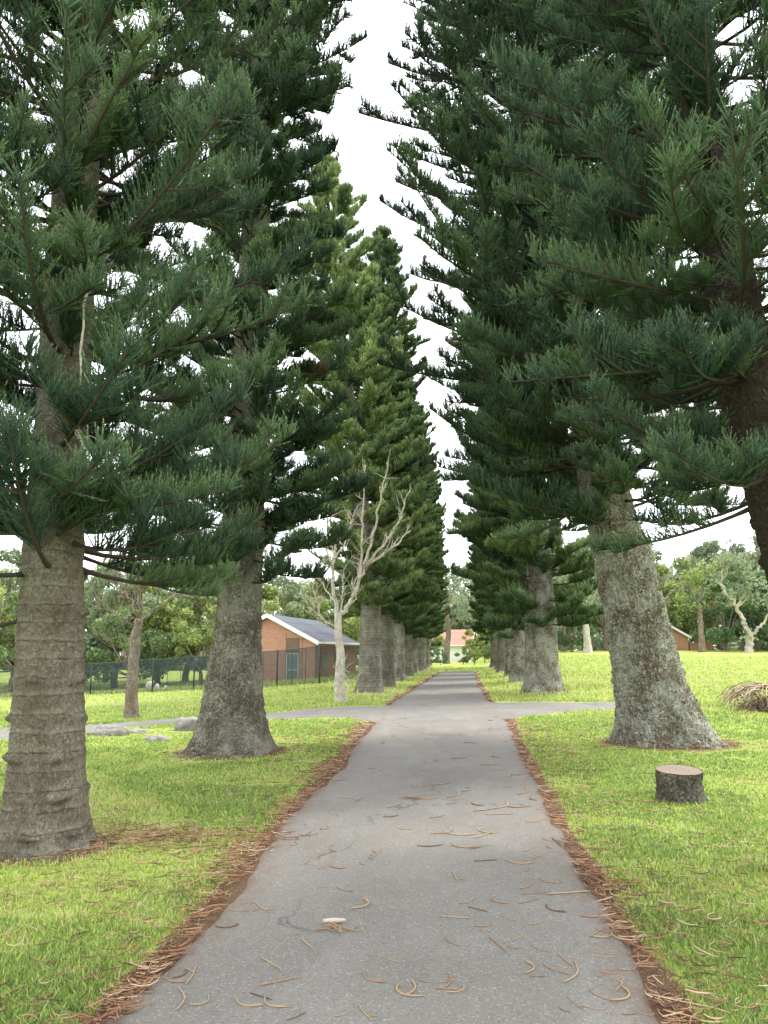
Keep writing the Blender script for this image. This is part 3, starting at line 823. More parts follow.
# the leaning lichen giant
axR1 = interp_axis([0, 1, 2.2, 3.1, 4.4, 8, 12, 23], [0, -.21, -.42, -.58, -.82, -1.15, -1.35, -1.4], [0, 0, 0, 0, .05, .1, .1, .1])
rdR1 = interp_r([0, .4, 1, 2, 3.2, 4.4, 8, 14, 23], [.72, .68, .62, .555, .50, .44, .33, .2, .02])
R1 = pine(bR1, 0, axR1, rdR1, 23, 4.2, 3.35, M['bark_lichen'], M['pine_near'],
          'massive leaning pine with scaly lichen crusted trunk on right behind the stump',
          tr=dict(n=190, zfine=5, dz=.026, amp=.062, rings=0, seed=21, flare=.24, roots=5),
          cr=dict(dens=.78, lod=1, nbr=(6, 9), seed=404, low_r=.75, vis_top=15.5, whorl=.27, spindle=.10, fing=.33, thick=1.15,
                  asym=lambda az, z: 1.0 + (.04 + .012 * z) * math.cos(az - math.pi)))

# further trees: three grown once, then copied
def far_proto(seed, H, zb, Rm, r0, barkm, label, group, base, leafm='pine_far', lean=0):
    axis = interp_axis([0, 4, 14, H], [0, .03, -.05 + lean * .55, lean], [0, 0, .1, .1])
    rad = interp_r([0, .5, 2, 5, 12, H], [r0, r0 * .92, r0 * .8, r0 * .68, r0 * .42, .02])
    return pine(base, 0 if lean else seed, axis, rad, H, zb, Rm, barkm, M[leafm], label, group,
                tr=dict(n=64, zfine=4, dz=.06, amp=.03, rings=0, seed=seed, flare=.12),
                cr=dict(dens=.9, lod=2, seed=seed * 7, low_r=.8, whorl=.42, spindle=.08, fing=.36, thick=1.25, gap=.08))
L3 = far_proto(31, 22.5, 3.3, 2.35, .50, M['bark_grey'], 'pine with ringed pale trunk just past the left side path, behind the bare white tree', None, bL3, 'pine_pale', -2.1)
gl = 'far left pines of the avenue'; ll = 'pine in the receding left row beyond the side path, trunks overlapping'
gr = 'far right pines of the avenue'; lr = 'slim pine in the receding right row behind the stout pale trunk'
P2 = far_proto(32, 21.5, 2.9, 2.1, .42, M['bark_grey'], ll, gl, LEFT_FAR[0])
R2 = far_proto(33, 23, 2.6, 3.1, .72, M['bark_lichen'], 'very stout pale trunked pine across the side path from the leaning pine', None, RIGHT_FAR[0])
P3 = far_proto(34, 19, 2.7, 1.9, .42, M['bark_lichen'], lr, gr, RIGHT_FAR[1])
def copy_tree(o, parent=None):
    c = o.copy(); COL.objects.link(c)
    if parent is not None: c.parent = parent
    for ch in o.children: copy_tree(ch, c)
    return c
for i, b in enumerate(LEFT_FAR[1:]):
    c = copy_tree([P3, P2][i % 2]); c.location = b; c.rotation_euler.z = i * 1.9 + .7; s = .93 + .12 * random.random(); c.scale = (s, s, s * random.uniform(.92, 1.05))
    tag(c, ll, 'tree', gl)
for i, b in enumerate(RIGHT_FAR[2:]):
    c = copy_tree([P3, P2][i % 2]); c.location = b; c.rotation_euler.z = i * 2.3 + 1.1; s = .95 + .14 * random.random(); c.scale = (s, s, s * random.uniform(.92, 1.05))
    tag(c, lr, 'tree', gr)

# dead limbs on the near trees
def limb(root, pts, D, r0, r1, mt, name='dead_branch', n=14, amp=.012, label=None):
    P = np.array([W(px, py, D) for px, py in pts]) - np.array(root.location)
    m = MB(); Q = rand_curve(P, n, amp)
    m.tube(Q, np.linspace(r0, r1, n), 6)
    return m, Q
m, Q = limb(L1, [(92, 262), (86, 300), (82, 345), (79, 385), (73, 410), (76, 432), (86, 448), (100, 460)], bL1[1] - .75, .012, .005, None)
for k, d in ((5, (.16, .05, -.28)), (9, (.10, .0, -.16)), (10, (.22, .1, -.02))):
    t = np.linspace(0, 1, 6)[:, None]; m.tube(Q[k] + t * np.array(d) + rng.normal(0, .008, (6, 3)), np.linspace(.005, .002, 6), 4)
tag(m.build('dead_branch', M['dead_pale'], L1, True), 'pale curved dead branch hanging')
m, Q = limb(L2, [(222, 627), (208, 612), (195, 603), (185, 597), (178, 596)], bL2[1] - .3, .022, .006, None, n=12)
for k, (px, py) in ((4, (180, 580)), (6, (184, 585)), (3, (196, 588)), (8, (168, 600))):
    e = W(px, py, bL2[1] - .3) - np.array(L2.location); t = np.linspace(0, 1, 6)[:, None]
    m.tube(Q[k] * (1 - t) + e * t + rng.normal(0, .02, (6, 3)) * t, np.linspace(.012, .004, 6), 5)
tag(m.build('dead_branch', M['dead_brown'], L2, True), 'bare crooked dead branch')

# ------------------------------------------------------------------ bare and broadleaf trees
def grow(m, p, d, L, r, depth, spread=.6, up=.25, tips=None):
    n = 6; P = [p]; q = d / np.linalg.norm(d)
    for _ in range(n):
        q = q + rng.normal(0, .13, 3) + np.array([0, 0, up * .12]); q /= np.linalg.norm(q)
        P.append(P[-1] + q * L / n)
    P = np.array(P)
    m.tube(P, np.linspace(r, r * .55 if depth else r * .25, n + 1), 6 if r > .02 else 4)
    if depth:
        for k in range(random.randint(2, 4)):
            j = random.randint(2, n); nd = q + rng.normal(0, spread, 3) + np.array([0, 0, up])
            grow(m, P[j], nd, L * random.uniform(.5, .75), r * .5, depth - 1, spread, up, tips)
    elif tips is not None: tips.append(P[-1])

def leaf_mesh(centres, radii, n_each, size, squash=.75, shell=.55):
    Ps = []; Ti = []
    for c, rr in zip(centres, radii):
        n = int(n_each * (rr ** 2))
        v = rng.normal(0, 1, (n, 3)); v /= np.linalg.norm(v, axis=1)[:, None]
        q = v * (shell + (1 - shell) * rng.random((n, 1))) * rr * np.array([1, 1, squash])
        q *= (1 + .28 * vnoise(q * 2.2 / rr + np.array(c), 5))[:, None]
        Ps.append(np.array(c) + q); Ti.append(np.clip(rng.normal(.45, .2) + rng.normal(0, .18, n), 0, 1))
    P = np.concatenate(Ps); t = np.concatenate(Ti); n = len(P)
    a = rng.normal(0, 1, (n, 3)); a /= np.linalg.norm(a, axis=1)[:, None]
    b = np.cross(a, rng.normal(0, 1, (n, 3))); b /= np.linalg.norm(b, axis=1)[:, None]
    s = size * rng.uniform(.6, 1.4, (n, 1))
    V = np.stack([P - b * s * .45, P + a * s, P + b * s * .45, P - a * s * .6], 1)
    Q = (np.arange(n) * 4)[:, None] + np.array([[0, 1, 2, 3]])
    return mesh_np('crown', V.reshape(-1, 3), Q, False, {'tint': np.repeat(t, 4)})

def broadleaf(seed, H, Wd, trunk_h, leafm, barkm, nclump=26, dens=430, size=.17):
    global rng
    keep = rng; rng = np.random.default_rng(seed)
    m = MB()
    top = np.array([rng.normal(0, .2), rng.normal(0, .2), trunk_h])
    m.tube(rand_curve([(0, 0, -.2), (0, 0, trunk_h * .5), top], 8, .04), np.linspace(.03 * H, .02 * H, 8), 9)
    cs = []; rs = []
    for k in range(nclump):
        th = rng.uniform(0, 6.283); u = rng.random()
        zc = trunk_h * .75 + (H - trunk_h * .75) * (.08 + .86 * u)
        rr = Wd * math.sqrt(max(.05, 1 - (1.7 * (u - .42)) ** 2)) * math.sqrt(rng.uniform(.15, 1))
        c = np.array([math.cos(th) * rr, math.sin(th) * rr, zc]); cs.append(c); rs.append(rng.uniform(.16, .30) * Wd)
        if k % 2 == 0:
            t = np.linspace(0, 1, 6)[:, None]
            m.tube(top * (1 - t) + c * t + np.array([0, 0, -.25]) * np.sin(t * 3.14) + rng.normal(0, .05, (6, 3)) * t, np.linspace(.012 * H, .003 * H, 6), 5)
    cm = leaf_mesh(cs, rs, dens, size)
    V, F = m.data(); tm = mesh_np('trunk', V, F, True)
    tm.materials.append(barkm); cm.materials.append(leafm)
    rng = keep
    return tm, cm
BL = {}
for key, sd, H, Wd, th, lm in (('yellow', 51, 7, 3.0, 1.6, 'leaf_a'), ('mid', 52, 8, 3.2, 1.8, 'leaf_b'), ('grey', 53, 9, 3.0, 2.6, 'leaf_c'), ('dark', 54, 6, 2.8, 1.0, 'leaf_d'), ('yellowtwo', 55, 8.5, 3.4, 2.2, 'leaf_a'), ('midtwo', 56, 6.5, 3.3, 1.1, 'leaf_b')):
    BL[key] = broadleaf(sd, H, Wd, th, M[lm], M['dead_brown'])
def place_bl(key, x, y, s, label, group, name='broadleaf_tree', cat='tree', sz=1.0):
    root = empty(name, (x, y, float(hgt(x, y)) - .05), random.uniform(0, 6.28)); tag(root, label, cat, group)
    root.scale = (s, s, s * sz)
    for nm, me in zip(('trunk', 'crown'), BL[key]):
        o = bpy.data.objects.new(nm, me); COL.objects.link(o); o.parent = root
    return root
def gx_at(px, D): return (px - 461) * D / 769.0 * 1.0

g1 = 'leafy trees beyond the dark mesh fence'
labs1 = {'yellow': 'sunlit yellow green bushy tree in the wood beyond the mesh fence', 'mid': 'mid green bushy tree in the wood beyond the mesh fence', 'grey': 'greyish green tree in the wood beyond the mesh fence', 'dark': 'dark green low tree in the wood beyond the mesh fence'}
left_bg = [('grey', -20, 66, .9), ('yellow', 25, 60, .75), ('mid', 75, 62, .85), ('grey', 110, 58, .75), ('yellow', 155, 60, .85), ('yellowtwo', 185, 66, .85), ('mid', 215, 60, .8), ('yellow', 245, 70, .85),
           ('midtwo', 100, 72, 1.15), ('grey', 275, 84, .8), ('yellowtwo', 305, 86, .75), ('mid', 335, 88, .8), ('yellow', 365, 84, .75), ('grey', 395, 90, .8), ('midtwo', 130, 54, .6), ('dark', 60, 55, .6), ('mid', 0, 52, .6), ('yellow', -60, 56, .9), ('grey', -110, 60, 1.0), ('yellow', 200, 54, .55)]
for k, px, D, s in left_bg:
    s *= 1.5
    kk = k.replace('two', '')
    place_bl(k, gx_at(px, D), D, s, labs1[kk], g1 + ', ' + {'yellow': 'yellow green', 'mid': 'mid green', 'grey': 'grey green', 'dark': 'dark green'}[kk])
g2 = 'leafy trees across the open field'
labs2 = {'yellow': 'yellow green tree in the treeline across the open field', 'mid': 'mid green tree in the treeline across the open field', 'grey': 'pale grey green tree in the treeline across the open field', 'dark': 'dark green shrubby tree at the foot of the treeline across the field'}
right_bg = [('grey', 560, 92, 1.0), ('dark', 568, 88, .7), ('mid', 600, 96, 1.0), ('grey', 585, 100, 1.2), ('yellow', 650, 104, 1.0), ('yellowtwo', 672, 108, 1.1), ('grey', 640, 110, 1.3), ('yellow', 690, 106, .85), ('dark', 712, 92, 1.0), ('dark', 740, 94, 1.15), ('mid', 728, 100, 1.1),
            ('dark', 765, 92, 1.1), ('grey', 752, 104, 1.25), ('mid', 790, 96, 1.2), ('yellow', 820, 98, 1.1), ('mid', 860, 96, 1.2), ('dark', 900, 96, 1.3), ('grey', 705, 114, 1.3), ('mid', 625, 118, 1.3), ('dark', 545, 96, .8), ('midtwo', 530, 98, 1.0), ('yellow', 515, 100, .9)]
for k, px, D, s in right_bg:
    s *= 1.35
    kk = k.replace('two', '')
    place_bl(k, gx_at(px, D), D, s, labs2[kk], g2 + ', ' + {'yellow': 'yellow green', 'mid': 'mid green', 'grey': 'pale', 'dark': 'dark'}[kk])
# end of the drive
for k, px, D, s, lab in (('yellowtwo', 428, 100, .75, 'pale yellow green tree left of the pink roofed house at the drive end'), ('yellow', 474, 102, .62, 'yellow green tree just right of the pink roofed house at the drive end'),
                         ('grey', 455, 128, 1.0, 'tall pale tree rising behind the pink roofed house'), ('mid', 420, 108, .8, 'mid green tree beyond the far end of the left pine row'), ('yellow', 498, 112, .9, 'yellow green tree beyond the far end of the right pine row')):
    place_bl(k, gx_at(px, D), D, s, lab, None)
for i, (k, px, D, s) in enumerate((('dark', 432, 84, .34), ('dark', 441, 86, .30), ('midtwo', 463, 88, .32), ('yellow', 474, 86, .30), ('yellow', 484, 88, .34), ('dark', 424, 82, .34), ('midtwo', 492, 84, .36))):
    place_bl(k, gx_at(px, D), D, s, {'dark': 'low dark green shrub at the end of the drive', 'midtwo': 'low mid green shrub at the end of the drive', 'yellow': 'low yellowish shrub at the end of the drive'}[k], {'dark': 'dark shrubs closing the drive', 'midtwo': 'green shrubs closing the drive', 'yellow': 'yellowish shrubs closing the drive'}[k], 'shrub', 'shrub')

# far woods behind everything (one mass)
def far_woods():
    cs = []; rs = []
    for k in range(260):
        D = rng.uniform(125, 165); px = rng.uniform(-500, 1400)
        x = gx_at(px, D); zz = float(hgt(x, min(D, 96)))
        r = rng.uniform(4, 7)
        cs.append(np.array([x, D, zz + rng.uniform(1, 14)])); rs.append(r)
    for k in range(170):
        D = rng.uniform(112, 124); x = gx_at(rng.uniform(-500, 1400), D)
        if -14 < x < 14 and k % 3: continue
        cs.append(np.array([x, D, float(hgt(x, 96)) + rng.uniform(-.5, 2.2)])); rs.append(rng.uniform(2.2, 3.6))
    me = leaf_mesh(cs, rs, 26, .55, .8, .7)
    o = obj('far_woods', me, M['leaf_c']); tag(o, 'hazy mass of distant woodland along the horizon', 'woods', kind='stuff')
far_woods()

# trees drawn limb by limb (dead white tree, bare brown tree, pale forked trees)
def limb_tree(name, base_px, D, limbs, barkm, label, wander=.04, twig=0, twig_len=.5, depthj=.35, leaf=None, cat='tree', group=None):
    b = W(base_px[0], base_px[1], D); b[2] = float(hgt(b[0], b[1])) - .04
    base_z = W(base_px[0], base_px[1], D)[2]
    root = empty(name, b); tag(root, label, cat, group)
    m = MB(); tips = []
    first = True
    made = []
    for pts, r0, r1 in limbs:
        P = np.array([W(px, py, D) - np.array([b[0], b[1], base_z]) for px, py in pts])
        dj = rng.normal(0, depthj) if not first else 0
        P[:, 1] += np.linspace(0, 1, len(P)) * dj * (1 if not first else 0)
        # start each limb on the nearest point already built
        if made:
            allp = np.concatenate(made); k = np.argmin(np.linalg.norm(allp[:, [0, 2]] - P[0][[0, 2]], axis=1)); sh = allp[k] - P[0]
            P = P + sh * np.linspace(1, 0, len(P))[:, None]; P[:, 1] += sh[1] * np.linspace(0, 1, len(P))
        n = max(8, len(P) * 4); Q = rand_curve(P, n, wander * (.3 if first else 1)); made.append(Q)
        rr = np.linspace(r0, r1, n) * (1 if first else .8)
        if first: rr = rr + r0 * .55 * np.exp(-np.linspace(0, 1, n) * 9)
        m.tube(Q, rr, 10 if r0 > .05 else 6)
        tips.append(Q[-1])
        if not first:
            for q in range(twig):
                k = random.randint(n // 4, n - 1); d = Q[min(k + 1, n - 1)] - Q[max(k - 1, 0)]; d /= np.linalg.norm(d)
                grow(m, Q[k], d * .6 + rng.normal(0, .6, 3) + np.array([0, 0, .45]), twig_len * random.uniform(.5, 1.2), max(r1 * .8, .013), 1 if random.random() < .75 else 0, .5, .3, tips)
        first = False
    m.build('trunk', barkm, root, True)
    if leaf:
        lm, rad, n_each, size = leaf
        cs = [t + rng.normal(0, .3, 3) for t in tips]
        obj('crown', leaf_mesh(cs, [rad * rng.uniform(.7, 1.3) for _ in cs], n_each, size), lm, root)
    return root
dp = G(342, 704)
limb_tree('dead_tree', (342, 704), dp[1], [
    ([(342, 706), (339, 682), (341, 655), (338, 630), (338, 612)], .16, .11),
    ([(338, 614), (348, 603), (356, 585), (363, 563), (382, 551), (398, 538), (409, 525)], .10, .025),
    ([(364, 562), (376, 548), (388, 535), (399, 516), (407, 493)], .06, .02),
    ([(362, 566), (370, 545), (378, 515), (384, 490), (390, 467)], .06, .018),
    ([(357, 580), (361, 549), (361, 526), (363, 495), (365, 461)], .055, .018),
    ([(338, 614), (333, 587), (334, 560), (338, 540), (350, 528)], .085, .022),
    ([(334, 562), (326, 548), (318, 532), (314, 520)], .04, .014),
    ([(334, 560), (332, 545), (328, 527), (330, 510)], .04, .014),
    ([(335, 556), (342, 545), (345, 530), (349, 505)], .04, .014),
    ([(337, 628), (328, 622), (318, 614), (308, 606)], .05, .016),
    ([(318, 614), (316, 600), (310, 585), (312, 570)], .03, .012),
    ([(334, 600), (324, 590), (317, 575), (313, 560)], .035, .012),
    ([(342, 615), (342, 595), (341, 570)], .04, .014),
    ([(345, 607), (354, 598), (352, 580), (356, 560)], .04, .014),
    ([(341, 660), (345, 668), (352, 690)], .05, .02)],
    M['dead_pale'], 'leafless bleached white tree at the corner of the left side path', .018, 13, .5, .5)
bt = G(131, 719)
limb_tree('bare_tree', (131, 719), bt[1], [
    ([(131, 721), (132, 690), (134, 655), (136, 632), (139, 617)], .15, .105),
    ([(139, 618), (132, 604), (124, 590), (118, 570), (112, 545)], .055, .018),
    ([(139, 618), (142, 598), (146, 570), (150, 530), (152, 495)], .07, .018),
    ([(139, 620), (152, 606), (165, 594), (180, 586), (198, 575)], .05, .015),
    ([(137, 626), (126, 617), (114, 610), (100, 604)], .04, .012),
    ([(141, 610), (136, 590), (134, 560), (138, 520)], .05, .015),
    ([(145, 600), (158, 575), (166, 545), (172, 515)], .045, .014),
    ([(125, 592), (110, 580), (98, 572)], .03, .012),
    ([(165, 594), (168, 575), (178, 555)], .03, .012)],
    M['dead_brown'], 'slender bare brown tree standing in grass between the two nearest left pines', .025, 8, .7, .6)
limb_tree('forked_tree', (748, 648), 86, [
    ([(748, 651), (749, 640), (750, 632)], .42, .36), ([(750, 633), (744, 620), (738, 608), (732, 597), (722, 585), (712, 575)], .32, .12), ([(750, 633), (756, 625), (763, 616), (768, 600)], .26, .1),
    ([(734, 600), (742, 590), (750, 575)], .16, .06), ([(722, 586), (718, 570), (722, 555)], .12, .05)],
    M['dead_pale'], 'pale Y forked tree at the far edge of the right field', .1, 3, 1.6, .8, (M['leaf_c'], 1.0, 60, .2))
limb_tree('slender_tree', (702, 649), 88, [
    ([(702, 651), (701, 630), (700, 612), (698, 600)], .34, .22), ([(698, 601), (692, 590), (684, 578)], .16, .05), ([(698, 601), (703, 585), (710, 570)], .16, .05), ([(700, 612), (692, 606), (684, 602)], .1, .04)],
    M['dead_brown'], 'slender upright tree beside the white roofed house across the field', .1, 3, 1.5, .8, (M['leaf_a'], .9, 55, .2))
limb_tree('pale_tree', (588, 657), 84, [
    ([(588, 659), (587, 640), (585, 622), (582, 606)], .40, .22), ([(582, 607), (578, 595), (572, 585)], .16, .05), ([(585, 620), (592, 606), (600, 592)], .14, .05), ([(586, 630), (580, 622), (571, 616)], .1, .04)],
    M['dead_pale'], 'pale upright trunked tree seen between stout pine and leaning pine', .1, 3, 1.5, .8, (M['leaf_c'], 1.0, 55, .2))
limb_tree('forked_tree', (663, 645), 98, [
    ([(663, 650), (664, 620), (663, 598)], .40, .3), ([(663, 600), (656, 588), (648, 576)], .22, .08), ([(663, 600), (671, 588), (680, 578)], .22, .08)],
    M['dead_brown'], 'bare grey fork of a tree rising just right of the leaning pine', .1, 3, 1.6, .8)
limb_tree('tall_tree', (447, 660), 92, [
    ([(446, 664), (447, 640), (449, 622), (446, 604), (450, 590)], .36, .2), ([(450, 591), (444, 582), (440, 572)], .14, .05), ([(450, 591), (456, 582), (458, 570)], .14, .05), ([(447, 606), (440, 600), (434, 596)], .1, .04), ([(449, 622), (456, 614), (462, 606)], .1, .04)],
    M['dead_brown'], 'tall thin foliaged tree with crooked trunk at the end of the drive', .1, 3, 1.3, .8, (M['leaf_c'], .9, 60, .2))

# ------------------------------------------------------------------ fence
def fence():
    pts = [(-60, 47), (30, 46), (85, 44.5), (150, 43), (193, 42), (235, 41), (278, 39.5), (321, 38)]
    P = [at(gx_at(px, D), D) for px, D in pts]
    root = empty('mesh_fence', P[3]); tag(root, 'dark steel mesh fence across the grass on the left', 'fence')
    o = np.array(P[3])
    for p in P:
        m = MB(); q = p - o; m.tube([q + (0, 0, -.2), q + (0, 0, 1.0), q + (0, 0, 1.92)], .042, 8); m.build('post', M['fence_steel'], root, True)
    Pend = np.array(at(gx_at(321, 38) + 1.9, 47)); Pe2 = np.array(at(gx_at(321, 38) + 2.4, 54))
    PP = [np.array(p) for p in P] + [Pend, Pe2]
    for q in (Pend, Pe2):
        m = MB(); q = q - o; m.tube([q + (0, 0, -.2), q + (0, 0, 1.0), q + (0, 0, 1.92)], .042, 8); m.build('post', M['fence_steel'], root, True)
    for a_, b_ in zip(PP[:-1], PP[1:]):
        m = MB(); d = b_ - a_; c = (a_ + b_) / 2 - o; L = float(np.hypot(d[0], d[1]))
        N = np.array([-d[1], d[0], 0]) / L * .004
        a0 = a_ - o + (0, 0, .05); b0 = b_ - o + (0, 0, .05); hh = np.array([0, 0, 1.78])
        V = np.array([a0 - N, b0 - N, b0 + hh - N, a0 + hh - N, a0 + N, b0 + N, b0 + hh + N, a0 + hh + N])
        m.add(V, None, [(0, 1, 2, 3), (7, 6, 5, 4), (0, 4, 5, 1), (3, 2, 6, 7)])
        m.build('netting', M['net'], root)
        m = MB()
        for zz in (1.86, ): m.tube([a_ - o + (0, 0, zz), b_ - o + (0, 0, zz)], .022, 6)
        for t in (.36, .68):
            q = a_ * (1 - t) + b_ * t - o; m.tube([q, q + (0, 0, 1.86)], .016, 6)
        m.build('rail', M['fence_steel'], root, True)
fence()
for i, (px, D, s) in enumerate(((147, 45.2, .40), (155, 45.4, .28), (164, 45.6, .2))):
    p = at(gx_at(px, D), D)
    u = np.linspace(0, math.pi, 9)[:, None]; v = np.linspace(0, 2 * math.pi, 17)[None, :-1]
    V = np.stack([np.sin(u) * np.cos(v), np.sin(u) * np.sin(v), np.cos(u) + 0 * v], -1).reshape(-1, 3)
    V = V * np.array([.55, .5, .75]) * (1 + .25 * fbm(V * 1.6, 3, 60 + i))[:, None]
    q = np.arange(8)[:, None] * 16; j = np.arange(16)[None]; k = (j + 1) % 16
    Q = np.stack([q + j, q + 16 + j, q + 16 + k, q + k], -1).reshape(-1, 4)
    o = obj('white_sack', mesh_np('white_sack', (V + (0, 0, .9)) * s, Q, True), M['white_paint'], None, p)
    tag(o, ['tallest white sack standing behind the mesh fence', 'middle white sack standing behind the mesh fence', 'smallest white sack low behind the mesh fence'][i], 'sack', 'white sacks behind the fence')
# lane and concrete walk beyond the fence
def sheet(name, pts, mt, dz, label, cat):
    P = np.array([(x, y, float(hgt(x, y)) + dz) for x, y in pts]); n = len(P) // 2
    Q = [(i, i + 1, n + i + 1, n + i) for i in range(n - 1)]
    return tag(obj(name, mesh_np(name, P, np.array(Q)), mt), label, cat, kind='structure')
xa = np.linspace(-60, -17.6, 14)
sheet('lane', [(x, 47.6 - (x + 17) * .02) for x in xa] + [(x, 51.2 - (x + 17) * .02) for x in xa], M['concrete'], .03, 'pale lane behind the mesh fence', 'lane')
ya = np.linspace(42, 62, 8)
sheet('concrete_walk', [(-7.9 + (y - 42) * .10, y) for y in ya] + [(-6.7 + (y - 42) * .10, y) for y in ya], M['concrete'], .03, 'pale concrete walk along the brick house', 'path')

# ------------------------------------------------------------------ brick house on the left
def house(name, corner, alpha, Wg, Ln, wall_z, eave, rise, wallm, roofm, label, over=.45, detail=False):
    """local frame: +y runs along the ridge away from the corner, gable wall on y=0 spans x from -Wg to 0"""
    root = empty(name, corner, -alpha); tag(root, label, 'house')
    m = MB(); h = eave
    V = [(-Wg, 0, wall_z), (0, 0, wall_z), (0, 0, h), (-Wg / 2, 0, h + rise), (-Wg, 0, h), (-Wg, Ln, wall_z), (0, Ln, wall_z), (0, Ln, h), (-Wg / 2, Ln, h + rise), (-Wg, Ln, h)]
    m.add(V, [(2, 3, 4), (9, 8, 7)], [(0, 1, 2, 4), (6, 5, 9, 7), (1, 6, 7, 2), (5, 0, 4, 9)])
    m.build('wall', wallm, root)
    sl = rise / (Wg / 2); m = MB(); th = .09
    for sgn in (1, -1):
        xe = -Wg / 2 + sgn * (Wg / 2 + over); ze = h - over * sl + .03
        xr, zr = -Wg / 2 + sgn * .001, h + rise + .03
        y0, y1 = -over, Ln + over
        V = np.array([(xe, y0, ze), (xe, y1, ze), (xr, y1, zr), (xr, y0, zr)]); V2 = V + (0, 0, th)
        m.add(np.vstack([V, V2]), None, [(0, 3, 2, 1), (4, 5, 6, 7), (0, 1, 5, 4), (1, 2, 6, 5), (3, 0, 4, 7)] if sgn > 0 else [(0, 1, 2, 3), (7, 6, 5, 4), (4, 5, 1, 0), (5, 6, 2, 1), (7, 4, 0, 3)])
    rf = m.build('roof', roofm, root)
    for sgn in (1, -1):
        m = MB(); xe = -Wg / 2 + sgn * (Wg / 2 + over); ze = h - over * sl + .03
        V = []
        for y in (-over - .05, -over - .005):
            V += [(xe, y, ze - .16), (-Wg / 2, y, h + rise - .13), (-Wg / 2, y, h + rise + .16), (xe, y, ze + .13)]
        f = [(0, 1, 2, 3), (7, 6, 5, 4), (0, 4, 5, 1), (3, 2, 6, 7), (0, 3, 7, 4)]
        m.add(V, None, f if sgn < 0 else [q[::-1] for q in f])
        m.build('bargeboard', M['white_paint'], rf)
        m = MB(); m.box((xe + sgn * .035, Ln / 2, ze + .02), (.06, Ln + 2 * over, .16)); m.build('gutter', M['white_paint'], rf)
    if detail:
        d = empty('door', (-1.55, 0, wall_z)); d.parent = root
        w, hh = .82, 2.05
        m = MB()
        for x in (-w / 2, w / 2): m.box((x, -.03, hh / 2 + .05), (.07, .09, hh))
        for z in (.08, hh * .5, hh + .05): m.box((0, -.027, z), (w - .07, .07, .07))
        m.build('door_frame', M['frame_grey'], d)
        m = MB(); m.box((0, -.012, hh / 2 + .05), (w - .06, .02, hh - .02)); m.build('pane', M['glass'], d)
        m = MB(); m.box((-1.55, -.02, wall_z + 2.05 + .62), (.9, .036, .95)); m.build('infill_panel', M['brick_dark'], root)
        for x in (-.98, -2.12): 
            m = MB(); m.box((x, -.03, (wall_z + h) / 2 + .3), (.13, .055, h - wall_z + .4)); m.build('pilaster', M['brick'], root)
        m = MB()
        for y in (2.5, 6.0, 9.0): m.box((.02, y, wall_z + 1.6), (.035, 1.5, 1.1))
        m.build('window', M['glass'], root)
    return root
ch = at(gx_at(322, 52), 52)
house('brick_house', (ch[0] - .4, 52, 0), R(5), 6.7, 12.5, -.75, 2.2, 1.72, M['brick'], M['roof_grey'], 'red brick house with grey gable roof and white trim behind the fence', .3, True)
# house across the field, and the one closing the drive
hx = at(gx_at(677, 100), 100)
hr = house('tile_roofed_house', (hx[0], 100, hx[2]), R(8), 5.6, 8, -.3, 1.75, 1.75, M['brick'], M['roof_brown'], 'low house with reddish gable and white awning across the right field', .35)
m = MB()
m.add([(.4, -1, 1.75), (2.9, -1, 1.25), (2.9, 5, 1.25), (.4, 5, 1.75), (.4, -1, 1.85), (2.9, -1, 1.35), (2.9, 5, 1.35), (.4, 5, 1.85)], None, [(3, 2, 1, 0), (4, 5, 6, 7), (0, 1, 5, 4), (1, 2, 6, 5), (2, 3, 7, 6), (3, 0, 4, 7)])
m.build('awning', M['white_paint'], hr)
m = MB(); m.box((1.45, 2.5, .35), (2.6, 4.5, 1.3)); m.build('side_room', M['brick'], hr)
he = at(gx_at(476, 112), 112)
house('pink_roofed_house', (he[0], 112, he[2]), R(-80), 6.5, 7, -.3, 2.3, 1.9, M['white_paint'], M['roof_red'], 'white walled house with pinkish roof closing the end of the drive', .4)

# ------------------------------------------------------------------ rocks, stump, brush pile
def rock(px, py, wpx, hfrac, dfrac, seed, label):
    p = G(px, py); s = wpx * p[1] / 769 / 2
    nu, nv = 22, 36
    u = np.linspace(0, math.pi * .62, nu)[:, None]; v = (np.arange(nv) * 2 * math.pi / nv)[None]
    V = np.stack([np.sin(u) * np.cos(v), np.sin(u) * np.sin(v), np.cos(u) + 0 * v], -1)
    n = fbm(V * 1.4, 3, seed); V = V * (1 + .32 * n + .09 * np.abs(fbm(V * 5, 3, seed + 1)))[..., None]
    V = V * np.array([s, s * dfrac, s * hfrac])
    V[..., 2] -= V[-1, :, 2].max() + .02
    q = np.arange(nu - 1)[:, None] * nv; j = np.arange(nv)[None]; k = (j + 1) % nv
    Q = np.stack([q + j, q + nv + j, q + nv + k, q + k], -1).reshape(-1, 4)
    o = obj('rock', mesh_np('rock', V.reshape(-1, 3), Q, True), M['rock'], None, p)
    tag(o, label, 'rock', 'rocks along the side path')
rock(110, 735, 40, .42, .6, 3, 'low flat brownish grey rock, farthest left of those by the side path')
rock(139, 733, 26, .3, .6, 8, 'small sunken rock between the larger rocks beside the side path')
rock(158, 741, 28, .36, .6, 12, 'low grey rock in the grass just left of the dark rock by the stout pine')
rock(191, 730, 34, .62, .7, 17, 'dark domed rock half hidden behind the stout flared pine trunk')

